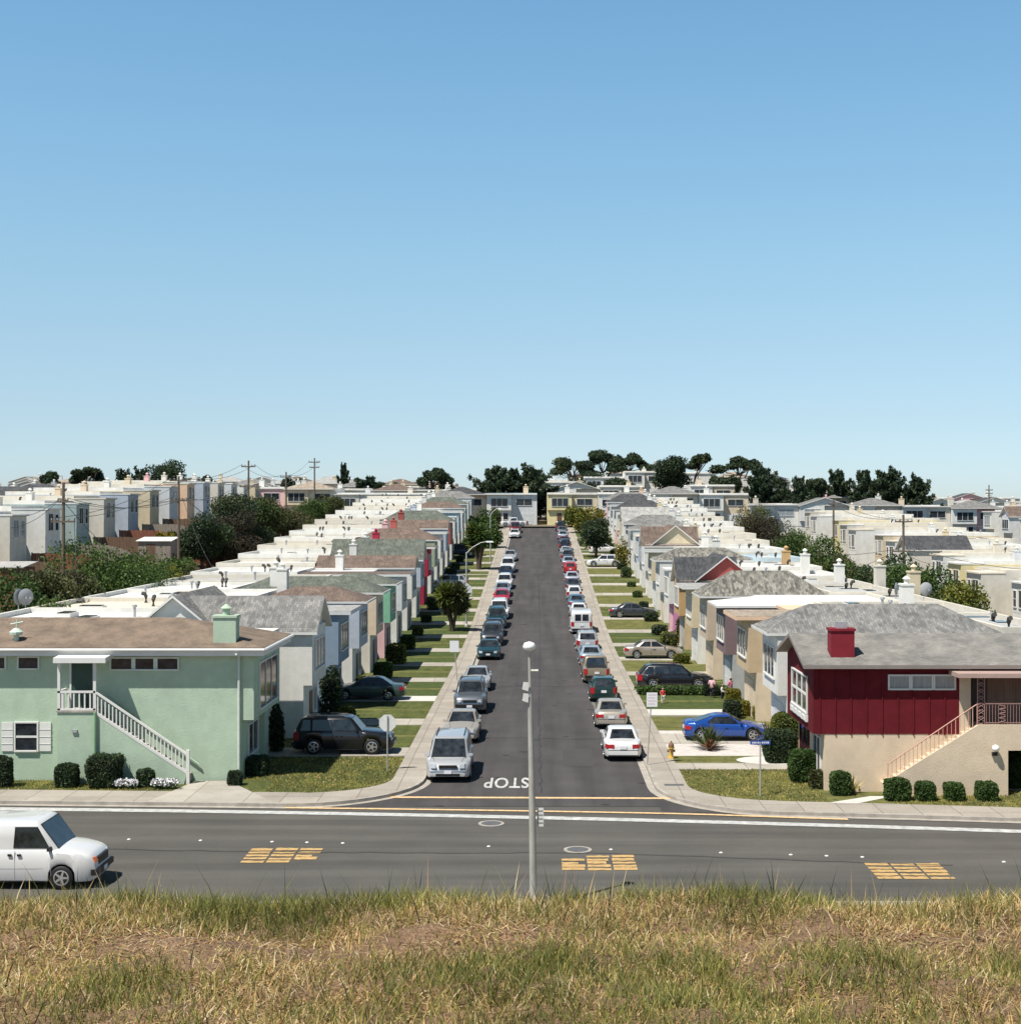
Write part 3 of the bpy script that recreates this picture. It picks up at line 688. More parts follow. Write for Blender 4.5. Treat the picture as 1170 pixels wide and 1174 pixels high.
# green corner house ------------------------------------------------
def green_house():
    g = wallm('green'); Y0 = 62.2
    r_ = thing('house', (-20, Y0, .1), 'pale green corner house with outside stair, white shutters and brown roof', 'house', 'houses on the left side of the street')
    r_.location = (0, 0, 0)
    xl = -33.0; xr_lo = wx(277, Y0); xr_up = wx(291, Y0)
    YF = 68.4; h = 5.62
    mb = MB()
    mb.box(xl, xr_lo, Y0, YF, -.3, 2.75); mb.box(xl, xr_up, Y0 + .001, YF, 2.75, h)
    mb.box(xl, xr_lo - 1.3, YF, 71.7, -.3, h)
    zl = 3.25   # landing
    x0 = wx(66, 61.2); x1 = wx(109.5, 61.2)
    mb.box(x0, x1, 61.2, Y0 - .002, -.3, zl - .02)
    # solid stair flank
    xs_ = wx(214, 61.2); zb = wz(886, 61.2)
    mb.solid([(x1, 61.2, -.3), (xs_ - .2, 61.2, -.3), (xs_, 61.2, zb), (x1, 61.2, zl - .12)], [(x1, 61.32, -.3), (xs_ - .2, 61.32, -.3), (xs_, 61.32, zb), (x1, 61.32, zl - .12)])
    mb.build('wall', g, r_)
    # roof
    rf = MB(); zr = 5.98
    ex0, ex1, ey0, ey1 = -33.6, wx(302, 61.65), 61.7, 68.6
    rf.box(ex0, ex1, ey0, ey1, zr - .36, zr - .02, 1)
    rf.box(ex0, ex1 - 1.2, ey1, 72.0, zr - .36, zr - .02, 1)
    e = .01; rz_ = 7.05; ym = 65.05
    b = [(ex0, ey0-e, zr), (ex1+e, ey0-e, zr), (ex1+e, ey1+e, zr), (ex0, ey1+e, zr)]; rr = [(ex0, ym, rz_), (wx(208, ym), ym, rz_)]
    rf.face([b[0], b[1], rr[1], rr[0]]); rf.face([b[1], b[2], rr[1]]); rf.face([b[2], b[3], rr[0], rr[1]]); rf.face([b[0], rr[0], b[3]])
    rf.face(b[::-1], 1)
    rf.build('roof', [shingle('gravel_roof_brown', (.215,.168,.13), .12, 2.5), TRIM], r_)
    mb = MB(); mb.tube([(ex0, 61.63, zr - .09), (ex1 + .05, 61.63, zr - .09), (ex1 + .08, 61.7, zr - .09), (ex1 + .08, ey1, zr - .09)], .075, 6); mb.build('gutter', TRIM, r_)
    # windows in the near wall
    def wn(px0, px1, py0, py1, cols, gl=GLASS, fr=TRIM, Y=Y0, rows=1, sash=.09):
        return window(r_, wx(px0, Y), wx(px1, Y), wz(py1, Y), wz(py0, Y), Y, 'y', cols=cols, glass=gl, frame=fr, rows=rows, sash=sash)
    wt = mat('weathered_trim', (.55,.60,.54), .7, .1)
    wn(128, 204, 755, 767, 3, fr=wt, sash=.18); wn(22, 44, 754, 766, 1, fr=wt); wn(-14, 6, 754, 766, 1, fr=wt)
    wn(18.5, 43, 829, 860, 1, rows=2, gl=GLASS)
    for a, b_ in ((2.5, 15.5), (46, 59)):
        m = MB(); X0, X1 = wx(a, Y0), wx(b_, Y0); Z0, Z1 = wz(861, Y0), wz(828, Y0)
        m.box(X0, X1, Y0 - .05, Y0 - .003, Z0, Z1)
        for i in range(3): m.box(X0 - .01, X1 + .01, Y0 - .065, Y0 - .051, Z0 + (Z1 - Z0) * (i + 1) / 4 - .01, Z0 + (Z1 - Z0) * (i + 1) / 4 + .01)
        m.build('shutter', TRIM, r_)
    # door
    m = MB(); m.box(wx(83, Y0), wx(106, Y0), Y0 - .04, Y0 - .003, zl, wz(760, Y0)); m.build('front_door', mat('door_dark_green', (.03,.065,.05), .5, .1), r_)
    m = MB(); m.box(wx(80.5, Y0), wx(82.6, Y0), Y0 - .07, Y0 - .003, zl, wz(760, Y0) + .1); m.build('door_frame', TRIM, r_)
    # landing, canopy, posts, rails
    st = MB(); st.box(x0 - .05, x1 + .05, 61.15, Y0 - .003, zl - .015, zl + .06)
    n = 17
    for i in range(n):
        xa = x1 + (xs_ - x1) * i / n; xb = x1 + (xs_ - x1) * (i + 1) / n; zt = zl - (zl - zb + .1) * (i + 1) / n
        st.box(xa + .001, xb, 61.325, Y0 - .01, -.3, zt - .05)
    st.build('stair', KERB, r_)
    cp = MB(); X0, X1 = wx(61, 60.9), wx(121, 60.9)
    cp.solid([(X0, 60.9, 5.40), (X1, 60.9, 5.40), (X1, Y0 - .003, 5.55), (X0, Y0 - .003, 5.55)], [(X0, 60.9, 5.62), (X1, 60.9, 5.62), (X1, Y0 - .003, 5.71), (X0, Y0 - .003, 5.71)])
    cp.build('canopy', TRIM, r_)
    for px in (67.5, 108.5):
        p = MB(); a = wx(px, 61.2); p.box(a - .06, a + .06, 61.2, 61.32, zl + .061, 5.42); p.build('post', TRIM, r_)
    rl = MB(); zt = zl + .82
    rl.box(x0, x1, 61.2, 61.28, zt, zt + .09); rl.box(x0, x1, 61.2, 61.28, zl + .07, zl + .15); rl.box(x0, x0 + .08, 61.281, Y0 - .01, zt, zt + .09)
    for i in range(1, 7): a = x0 + (x1 - x0) * i / 7; rl.box(a - .03, a + .03, 61.215, 61.265, zl + .151, zt - .001)
    for i in range(1, 4): a = 61.3 + .8 * i / 4; rl.box(x0 + .01, x0 + .06, a - .03, a + .03, zl + .07, zt)
    for i in range(24):
        xa = x1 + .1 + (xs_ - x1 - .1) * i / 24; zz = zl + (zb - zl) * (xa - x1) / (xs_ - x1)
        rl.box(xa - .025, xa + .025, 61.215, 61.265, zz - .04, zz + .72)
    def bar(za, zb_, y_, t):
        rl.solid([(x1, y_, za), (xs_ + .05, y_, zb_), (xs_ + .05, y_, zb_ + t), (x1, y_, za + t)], [(x1, y_ + .1, za), (xs_ + .05, y_ + .1, zb_), (xs_ + .05, y_ + .1, zb_ + t), (x1, y_ + .1, za + t)])
    bar(zt - .02, zb + .72, 61.19, .1); bar(zl - .10, zb - .1, 61.185, .14)
    rl.box(xs_ - .02, xs_ + .12, 61.18, 61.31, zb - .5, zb + .98)
    rl.build('stair_railing', TRIM, r_)
    hr = MB(); hr.tube([(wx(120, Y0), Y0 - .12, wz(797, Y0)), (wx(229, Y0), Y0 - .12, wz(876, Y0))], .05, 6)
    hr.build('handrail', wallm('green'), r_)
    for px, za, zb_ in ((109, .0, zl), (274, .0, 5.62)):
        d = MB(); yy = 61.1 if px == 109 else Y0 - .09
        a = wx(px, yy); d.tube([(a, yy, za), (a, yy, zb_)], .055, 8)
        if px == 274: d.tube([(a, yy, zb_ - .05), (a, 61.5, zb_ + .1)], .05, 6)
        d.build('downspout', mat('pipe_green', (.20,.36,.20), .6, .1) if px == 109 else wt, r_)
    m = MB(); m.box(wx(83, 61.2), wx(89, 61.2), 61.12, 61.197, wz(838, 61.2) - .06, wz(838, 61.2) + .06); m.build('wall_vent', VENT, r_)
    # street face
    window(r_, 63.4, 67.6, 3.1, 5.1, xr_up, 'x+', cols=3, glass=GLASS)
    window(r_, 63.6, 65.6, 1.0, 2.3, xr_lo, 'x+', cols=2, glass=GLASS)
    m = MB(); m.box(xr_lo, xr_lo + .25, 66.2, 66.35, .0, 2.74); m.build('wall_pier', g, r_)
    c = chimney(r_, wx(259, 62.5), 62.6, 5.9, 7.25, g, 1.0, .75, 0)
    # roof whirl vent
    m = MB(); a = wx(18, 62.4); m.lathe([(.12,0),(.12,.3),(.28,.34),(.30,.46),(.10,.62)], 10, (a, 62.5, 6.15)); m.tube([(a, 62.5, 6.7), (a+.05, 62.5, 7.15)], .03, 5); m.tube([(a-.25, 62.5, 6.95), (a+.3, 62.5, 7.05)], .03, 5)
    m.build('roof_vent', mat('vent_pale_green', (.5,.6,.5), .6, .1), r_)
green_house()

def red_house():
    Y0 = 59.8; r_ = thing('house', (0,0,0), 'dark red and beige corner house with board siding, red chimney and outside stair', 'house', 'houses on the right side of the street')
    sid = mat('red_board', C['red'], .8, .18, 1.5, .2, 20, spec=.15); bei = wallm('beige'); h = 5.35
    xu = 11.62; xl = 12.1; xr = 34
    xe = wx(1099, Y0)
    m = MB(); m.box(xu, xe, Y0, 66.0, 2.52, h)
    i = 0; x = xu + .25
    while x < xe:
        m.box(x, x + .05, Y0 - .035, Y0 + .01, 2.48, 4.36 if x > wx(1012, Y0) else h - .001); x += .66
    # attic gable walls
    ym = 62.9
    m.solid([(xu, Y0, h), (xu, 66.0, h), (xu, ym, 6.28)], [(xu + .3, Y0, h), (xu + .3, 66.0, h), (xu + .3, ym, 6.28)])
    m.build('siding', sid, r_)
    m = MB(); m.box(xl, xe, Y0 + .02, 65.8, -.3, 2.52); m.box(xe + .001, xr, Y0 + 1.2, 66.0, -.3, h)
    m.box(xe, wx(1112, Y0), Y0 - .02, Y0 + 1.2, 2.2, h - .05)
    # stair flank + balcony wall, 1.1 m proud
    yb = 58.75; zl = wz(831, yb); xa = wx(1015, yb); xb = wx(1121, yb)
    za = wz(897, yb)
    for y0_, y1_ in ((yb, yb + .16),):
        m.solid([(xa, y0_, -.3), (xb, y0_, -.3), (xb, y0_, zl), (xa, y0_, za)], [(xa, y1_, -.3), (xb, y1_, -.3), (xb, y1_, zl), (xa, y1_, za)])
    xd = wx(1155, yb)
    m.box(xb, xd, yb, yb + .16, -.3, zl); m.box(xd, xr, yb, yb + .16, 2.0, zl); 
    m.box(xb, xr, yb + .161, Y0 + 1.199, zl - .45, zl - .25)
    m.box(xl + 5, xb, 66.0, 69, -.3, h)
    m.build('wall', bei, r_)
    m = MB(); n = 16
    for i in range(n):
        a = xa + (xb - xa) * i / n; b = xa + (xb - xa) * (i + 1) / n; zz = za + (zl - za) * (i + 1) / n - .28
        m.box(a, b - .001, yb + .165, Y0 + .015, -.3, zz)
    m.build('stair', bei, r_)
    # roof
    rf = MB(); wd = MB(); t = .16; ov = .5
    zE = 5.33; zR = 6.36; y0_, y1_ = Y0 - ov, 66.0 + ov * .6; x0_ = 11.12
    for ya, ye in ((y0_, ym), (y1_, ym)):
        bot = [(x0_, ya, zE), (xr, ya, zE), (xr, ye, zR), (x0_, ye, zR)]
        if ya > ye: bot[0] = (x0_, ya, zE); 
        top = [(p[0], p[1], p[2] + t) for p in bot]
        k = len(rf.v); rf.v += bot + top; rf.f += [(k,k+1,k+2,k+3),(k+4,k+5,k+6,k+7)]; rf.m += [1, 0]
        for i in range(4): j = (i+1) % 4; rf.f.append((k+i,k+j,k+4+j,k+4+i)); rf.m.append(1)
    rf.build('roof', [shingle('shingle_red_house', (.225,.22,.205), .12, 1.6), mat('fascia_grey_brown', (.22,.19,.17), .7, .1)], r_)
    m = MB(); m.box(wx(1098, 58.4), xr, 58.4, Y0 + 1.19, 5.06, 5.24); m.build('porch_roof', mat('fascia_pink_brown', (.38,.27,.23), .8, .1), r_)
    # windows
    for a, b in ((1019, 1041), (1045, 1067), (1071, 1093)):
        window(r_, wx(a, Y0), wx(b, Y0), wz(789, Y0), wz(775, Y0), Y0, 'y', cols=1, glass=GLASS_C)
    # big street window in white frame
    window(r_, 61.1, 64.6, 3.25, 4.75, xu, 'x-', cols=3, rows=2, sash=.10, glass=GLASS)
    m = MB(); m.box(xu - .10, xu - .002, 60.95, 64.75, 2.85, 3.15)
    for i in range(4): m.box(xu - .13, xu - .101, 61.2 + i * .92, 61.75 + i * .92, 2.9, 3.1)
    m.build('window_box', TRIM, r_)
    window(r_, 60.6, 62.0, .5, 2.2, xl, 'x-', cols=2, frame=TRIM, glass=GLASS); window(r_, 63.2, 65.2, .9, 2.2, xl, 'x-', cols=2, frame=sid, glass=GLASS)
    chimney(r_, wx(964, 60.4), 60.5, 5.4, 6.85, mat('red_chimney', (.19,.010,.02), .8, .12), 1.0, .75, 1)
    # iron work
    iron = mat('iron_pink_brown', (.30,.17,.15), .6, .1)
    m = MB(); a0, a1 = wx(1120, yb), wx(1128, yb); zt = 5.05
    m.box(a0, a0 + .035, yb + .05, yb + .085, zl, zt); m.box(a1, a1 + .035, yb + .05, yb + .085, zl, zt)
    k = 7
    for i in range(k):
        z0 = zl + (zt - zl) * i / k; z1 = zl + (zt - zl) * (i + 1) / k; zm = (z0 + z1) / 2; am = (a0 + a1) / 2
        m.tube([(a0 + .03, yb + .067, z0), (am + .06, yb + .067, z0 + .05), (a1, yb + .067, zm), (am + .0, yb + .067, z1 - .05), (a0 + .03, yb + .067, z1)], .014, 5)
        m.tube([(a1, yb + .067, z0), (am - .04, yb + .067, z0 + .06), (a0 + .04, yb + .067, zm), (am + .03, yb + .067, z1 - .06), (a1, yb + .067, z1)], .012, 5)
    m.build('porch_post', iron, r_)
    m = MB(); zr = zl + .85
    m.box(a1, xr - 8, yb + .05, yb + .09, zr, zr + .045); m.box(a1, xr - 8, yb + .05, yb + .09, zl + .06, zl + .09)
    x = a1 + .1
    while x < xr - 8: m.box(x - .009, x + .009, yb + .06, yb + .08, zl, zr); x += .125
    for c_ in range(3):
        xc = a1 + .75 + c_ * 1.25
        for i in range(4):
            z0 = zl + .1 + .18 * i
            m.tube([(xc - .13, yb + .045, z0), (xc + .13, yb + .045, z0 + .06), (xc + .13, yb + .045, z0 + .12), (xc - .13, yb + .045, z0 + .18)], .016, 5)
    m.build('balcony_railing', iron, r_)
    ipk = mat('iron_salmon', (.52,.30,.23), .6, .1)
    m = MB(); xs0 = wx(1017, yb + .08)
    zA = za + .02; 
    m.tube([(xs0, yb + .08, zA + .72), (a0, yb + .08, zl + .85)], .024, 6)
    for i in range(22):
        f = i / 21; x = xs0 + (a0 - xs0) * f; zz = za + (zl - za) * (x - xa) / (xb - xa)
        m.tube([(x, yb + .08, zz - .02), (x, yb + .08, zz + .74 + .12*f)], .012 if i % 4 else .02, 4)
    m.build('stair_railing', ipk, r_)
    m = MB(); m.box(wx(1136, yb) , wx(1142, yb), yb - .12, yb - .002, wz(866, yb), wz(862, yb)); lt = m.build('wall_lamp', BLACKM, r_)
    m = MB(); m.lathe([(.02,-.15),(.12,-.10),(.155,0),(.12,.10),(.02,.15)], 12, (wx(1139, yb), yb - .2, wz(857, yb))); m.build('lamp_globe', mat('white_glass', (.8,.8,.78), .2, 0, spec=.6), lt, smooth_ang=60)
    m = MB(); m.box(wx(1132, Y0+1), xr - 8, Y0 + 1.12, Y0 + 1.197, zl - .2, 5.0); m.build('porch_panelling', mat('panel_brown', (.20,.13,.10), .7, .3, 3, stretch=(6,1,.2)), r_)
    m = MB(); m.box(wx(1114, Y0+1), wx(1131, Y0+1), Y0 + 1.12, Y0 + 1.197, zl - .2, 4.9); m.build('front_door', mat('door_dark', (.03,.022,.02), .5, .1), r_)
    for cx, y_, z_, tall in ((wx(1006,66), 66.5, h, .0),):
        pass
red_house()

# flat-roofed middle parts of the two corner lots belong to the corner houses' neighbours: rows of the street
hs = []
L = [ # left side k=1.. : A upper wall, lower, B, roof
 dict(A='white', B='lightgrey', roof='gableT', roofm='grey', cross=(7.2, 1.9, 'white'), ch=None, fd=8.0),
 dict(A='bluegrey', B='bluegrey', roof='slab', roofm='lightg', fasc='lightgrey', ch=None, fd=5),
 dict(A='paleblue', lowA='white', B='paleblue', roof='hip', roofm='brown', ch='white', rh=.9, fd=7),
 dict(A='beige', lowA='offw', B='white', roof='hip', roofm='green', ch='white', rh=1.1, fd=10.5, chx=1.4, chy=7.5),
 dict(A='mint', lowA='pink', B='mint', roof='hip', roofm='green', ch=None, rh=.8, fd=6),
 dict(A='lightgrey', lowA='white', B='grey', roof='slab', roofm='brown', ch='white', fd=9),
 dict(A='white', lowA='white', B='lightgrey', roof='gable', roofm='brown', ch='white', rh=.9, fd=9),
 dict(A='paleblue', lowA='white', B='sky', roof='gable', roofm='green', ch='white', rh=1.7, fd=9),
 dict(A='crimson', lowA='crimson', B='pink', roof='slab', roofm='brown', ch='crimson', fd=5),
 dict(A='olive', lowA='white', B='olive', roof='hip', roofm='brown', ch='pink', rh=1.3, fd=9),
 dict(A='white', lowA='white', B='paleblue', roof='slab', roofm='flatg', ch='brick', fd=6),
 dict(A='paleblue', lowA='white', B='white', roof='gable', roofm='brown', ch='brick', rh=.9, fd=8),
 dict(A='brick', lowA='white', B='brick', roof='hip', roofm='green', ch='white', rh=1.5, fd=9.5),
 dict(A='white', lowA='white', B='sky', roof='flat', ch='paleblue'),
 dict(A='sky', lowA='white', B='white', roof='slab', roofm='lightg', ch='white'),
 dict(A='white', lowA='white', B='pink', roof='hip', roofm='brown', ch='white', rh=1.),
 dict(A='teal', lowA='white', B='teal', roof='hip', roofm='green', ch='white', rh=1.2),
 dict(A='white', lowA='white', B='white', roof='flat', ch='white'),
 dict(A='lightgrey', lowA='white', B='white', roof='hip', roofm='grey', ch='cream', rh=1.2),
 dict(A='white', lowA='white', B='cream', roof='slab', roofm='lightg', ch='white'),
]
Rr = [
 dict(A='white', B='white', roof='hip', roofm='grey', ch=None, rh=1.3, fd=11, flat='flatg'),
 dict(A='tan', lowA='beige', B='mauve', lowB='grey', roof='slab', roofm='tan', fasc='peach', ch='white', fd=5.5, flat='flatg', chy=11),
 dict(A='mauve', lowA='grey', B='mauve', roof='hip', roofm='flatw', ch='cream', rh=.45, fd=11, flat='flatg', chy=14),
 dict(A='stone', lowA='beige', B='beige', roof='hip', roofm='mottled', ch='offw', fd=8.5, rh=1.7, flat='flatg', chy=14),
 dict(A='cream', lowA='white', B='tan', roof='slab', roofm='lightg', ch='white', fd=5, flat='flatg', chy=13),
 dict(A='ochre', lowA='tan', B='grey', roof='gableT', roofm='dark', cross=(3.9, 2.35, 'brick'), ch='white', fd=5, rh=1.75, chy=12),
 dict(A='white', lowA='hotpink', B='hotpink', lowB='pink', roof='flat', ch='ochre', flat='flatw', chy=12),
 dict(A='white', lowA='white', B='cream', roof='hip', roofm='mottled', ch='white', rh=1.2, fd=9),
 dict(A='cream', lowA='white', B='white', roof='slab', roofm='lightg', ch='white', fd=6),
 dict(A='white', lowA='white', B='white', roof='gableT', roofm='brown', cross=(3.4, 2.4, 'cream'), ch='cream', fd=6, rh=1.8),
 dict(A='paleblue', lowA='white', B='white', roof='flat', ch='white'),
 dict(A='white', lowA='white', B='lightgrey', roof='hip', roofm='grey', ch='white', rh=1.2),
 dict(A='grey', lowA='white', B='white', roof='hip', roofm='grey', ch='white', rh=1.2),
 dict(A='white', lowA='white', B='cream', roof='gable', roofm='lightg', ch='white', rh=1.6),
 dict(A='cream', lowA='white', B='white', roof='flat', ch='cream'),
 dict(A='white', lowA='white', B='pink', roof='hip', roofm='dark', ch='white', rh=1.5),
 dict(A='white', lowA='pink', B='white', roof='slab', roofm='brown', ch='white'),
 dict(A='lightgrey', lowA='white', B='white', roof='hip', roofm='dark', ch='white', rh=1.4),
 dict(A='pink', lowA='white', B='white', roof='hip', roofm='grey', ch='peach', rh=1.2),
 dict(A='white', lowA='white', B='cream', roof='flat', ch='white'),
]
RN = dict(flat='flat roof', slab='low roof slab', hip='hipped roof', gable='gabled roof', gableT='cross-gabled roof', hipA='hipped roof')
FL = ['flatw','flatw','flatw','flatc','flatw','flatg','flatw']
for side, specs in ((-1, L), (1, Rr)):
    sd = 'left' if side < 0 else 'right'
    for i, sp in enumerate(specs):
        k = i + 1; sp = dict(sp); yn = lot_y(side, k) + (1.55 if side < 0 else 0)
        if yn + PITCH > 258.5: break
        z = road_z(yn + PITCH / 2) + .1
        if isinstance(sp.get('fasc'), str): sp['fasc'] = wallm(sp['fasc'])
        sp.setdefault('flat', FL[(i * 3 + (side > 0)) % 7])
        rm = sp.get('roofm', '')
        lb = f"{CNAME[sp['A']]} house with {RN[sp['roof']]}, {ORD[k-1]} beyond the {'green' if side < 0 else 'red'} corner house"
        if side < 0: house((-11.75, yn, z), R(90), lb, 'houses on the left side of the street', seed=k, **sp)
        else: house((11.75, yn + PITCH, z), R(-90), lb, 'houses on the right side of the street', mirror=True, seed=50 + k, D=13.8, **sp)

# rear flat wing behind the red house (neighbouring flat roofs seen over its ridge)
rc = random.Random(11)
WALLS = ['white','white','white','offw','cream','white','lightgrey','beige','white','pink','white','offw','white','cream','offw']
# left row behind the gardens: backs face the camera side
lw = ['white','offw','lightgrey','offw','white','teal','offw','paleblue','cream','lightgrey','peach','paleblue','offw','lightgrey','white','cream','white']
for k in range(17):
    yn = 104.8 + PITCH * k; c = lw[k % len(lw)]
    if yn + PITCH > 268: break
    z = terr(-50, yn + 5)
    house((-50, yn, z), R(90), f'{CNAME[c]} house with stepped back, {ORD[k]} beyond the left gardens', 'house backs beyond the left gardens', A=c, B=lw[(k+2) % len(lw)],
          roof='flat', flat=['flatw','flatw','flatc','flatw'][k % 4], ch=rc.choice(WALLS), rec=3.4, D=15, rear=True, seed=100 + k, projw=4.4, over=0.02, chy=8, chh=1.3, nv=2, base=2.5, h=5.4)
# right row behind the gardens
for k in range(15):
    yn = 118 + PITCH * k; c = ['white','cream','white','offw','yellow','white','offw'][k % 7]
    if yn + PITCH > 262: break
    z = terr(47, yn + 5)
    rt = ['flat','flat','flat','flat','flat','flat','gable','flat'][k % 8]
    house((46 + (k % 3) * .8, yn + PITCH, z), R(-90), f'{CNAME[c]} house seen from behind, {ORD[k]} beyond the right gardens', 'house backs beyond the right gardens', mirror=True, A=c, B=rc.choice(WALLS),
          roof=rt, roofm=rc.choice(['grey','brown','dark']), flat=['flatt','flatw','flatc','flatw','flatw'][(k + 4) % 5] if k < 4 else ['flatw','flatc'][k % 2], ch=rc.choice(WALLS), rec=2.5, D=16, rear=True, seed=140 + k, projw=5, over=.02, chy=9, chh=1.2, nv=3, base=1.5)
# third rows
for side in (-1, 1):
    sd = 'left' if side < 0 else 'right'
    for k in range(12 if side > 0 else 9):
        yn = (196 if side < 0 else 150) + PITCH * k * (1.0 if side < 0 else 1.0)
        X0 = 80 if side < 0 else 79
        if X0 * F / yn > 640: continue
        if yn + PITCH > 262: break
        c = rc.choice(WALLS); rt = rc.choice(['flat', 'hip', 'flat', 'gable', 'hip'])
        z = terr(side * X0, yn + 5); kw = dict(A=c, B=rc.choice(WALLS), roof=rt, roofm=rc.choice(['grey','brown','dark','tan']), ch=rc.choice(WALLS), detail=1, seed=170 + k, D=15, nv=1, base=1.5)
        lb = f'{CNAME[c]} house with {RN[rt]}, {ORD[k]} in the third row, {sd} side'
        if side < 0: house((-X0, yn, z), R(90), lb, 'houses in the third row on the left', **kw)
        else: house((X0, yn + PITCH, z), R(-90), lb, 'houses in the third row on the right', mirror=True, **kw)
# rows across the far end, facing the camera
far = [(269.5, 0), (300, 1), (332, 2), (366, 3), (404, 4)]
for yf, ri in far:
    half = yf * .375; n = int(2 * half / PITCH)
    for i in range(n):
        x0 = -half + i * PITCH
        if ri == 0: x0 = -9.9 + (i - n // 2) * PITCH + (1.9 if i > n // 2 else 0)
        c = rc.choice(WALLS); rt = rc.choice(['flat', 'flat', 'hip', 'gable', 'hip', 'slab'])
        kw = dict(A=c, B=rc.choice(WALLS), roof=rt, roofm=rc.choice(['grey','brown','dark','tan','lightg']))
        px = VX + x0 * F / yf
        if ri == 0 and i == n // 2: kw = dict(A='white', B='lightgrey', lowA='white', roof='slab', roofm='lightg'); c = 'white'
        if ri == 0 and i == n // 2 + 1: kw = dict(A='yellow', B='cream', roof='flat'); c = 'yellow'
        z = terr(x0 + 5, yf + 3)
        if ri == 0: wh = f'{ORD[i]} from the left facing down the street'
        else: wh = f'{ORD[i]} from the left in the {ORD[ri]} hillside row'
        if ri >= 2 and rc.random() < .25: continue
        if ri >= 1 and 20 < x0 < 75 and rc.random() < .35: continue
        house((x0, yf + rc.uniform(-.6, .6), z - .1), 0, f"{CNAME[c]} house with {RN[kw['roof']]}, {wh}", 'houses facing down the street' if ri == 0 else 'houses on the far hillside', ch=rc.choice(WALLS), detail=1 if ri < 3 else 0, seed=300 + ri * 40 + i, D=14 if ri else 15,
              nv=2 if ri == 0 else 0, base=3.0, chy=rc.uniform(4, 9), chx=rc.uniform(1.5, 8), chh=rc.uniform(.9, 1.8), rec=1.2, **kw)
# ------------------------------------------------------------------ vehicles (forward = +x)
def lin(pts, x):
    if x <= pts[0][0]: return pts[0][1]
    for (a, b), (c, d) in zip(pts, pts[1:]):
        if x <= c: return b + (d - b) * (x - a) / (c - a) if c > a else d
    return pts[-1][1]
KINDS = {
 'sedan':  dict(L=4.6, W=1.76, H=1.42, top=[(-2.30,.62),(-2.22,.92),(-1.35,.98),(.95,.96),(2.05,.76),(2.26,.62),(2.30,.45)], cab=(1.12,.20,-.80,-1.62), belt=.92, ax=(1.38,-1.32), r=.32),
 'minivan':dict(L=5.0, W=1.92, H=1.76, top=[(-2.50,.60),(-2.44,1.02),(-1.3,1.06),(1.5,1.04),(2.15,.88),(2.42,.68),(2.50,.45)], cab=(1.80,.72,-2.05,-2.42), belt=1.02, ax=(1.55,-1.45), r=.34),
 'suv':    dict(L=4.7, W=1.86, H=1.78, top=[(-2.35,.65),(-2.30,1.10),(-1.3,1.14),(.85,1.14),(2.10,1.02),(2.30,.82),(2.35,.5)], cab=(.98,.38,-1.95,-2.26), belt=1.10, ax=(1.42,-1.35), r=.38),
 'wagon':  dict(L=4.8, W=1.84, H=1.62, top=[(-2.40,.62),(-2.35,1.0),(-1.3,1.04),(1.0,1.04),(2.15,.88),(2.36,.68),(2.40,.48)], cab=(1.12,.35,-1.75,-2.30), belt=1.0, ax=(1.45,-1.4), r=.36),
 'hatch':  dict(L=4.0, W=1.70, H=1.46, top=[(-2.0,.6),(-1.95,.95),(-1.0,.98),(1.0,.96),(1.85,.78),(1.97,.6),(2.0,.45)], cab=(1.08,.3,-1.35,-1.88), belt=.94, ax=(1.25,-1.22), r=.30),
 'pickup': dict(L=5.2, W=1.85, H=1.72, top=[(-2.60,.68),(-2.55,1.08),(-.7,1.08),(.95,1.10),(2.3,1.0),(2.55,.8),(2.60,.5)], cab=(1.05,.5,-.55,-.72), belt=1.06, ax=(1.6,-1.55), r=.38, bed=True),
 'coupe':  dict(L=4.3, W=1.82, H=1.31, top=[(-2.15,.66),(-2.08,.93),(-1.7,.98),(-1.0,.92),(.75,.88),(1.5,.80),(1.98,.62),(2.15,.40)], cab=(.98,.12,-.55,-1.95), belt=.86, ax=(1.33,-1.3), r=.335, flare=.04),
 'van':    dict(L=5.55, W=2.0, H=2.12, top=[(-2.77,.60),(-2.74,1.25),(-1.3,1.27),(1.45,1.27),(2.0,1.20),(2.45,1.10),(2.66,1.0),(2.77,.74)], cab=(1.66,.98,-2.70,-2.75), belt=1.22, ax=(1.75,-1.55), r=.37, panel=True),
}
_K = {}
WSEAL = mat('window_seal', (.012,.012,.013), .5, 0)
PAINT_SLOT = mat('paint_slot', (.5,.5,.5), .3)
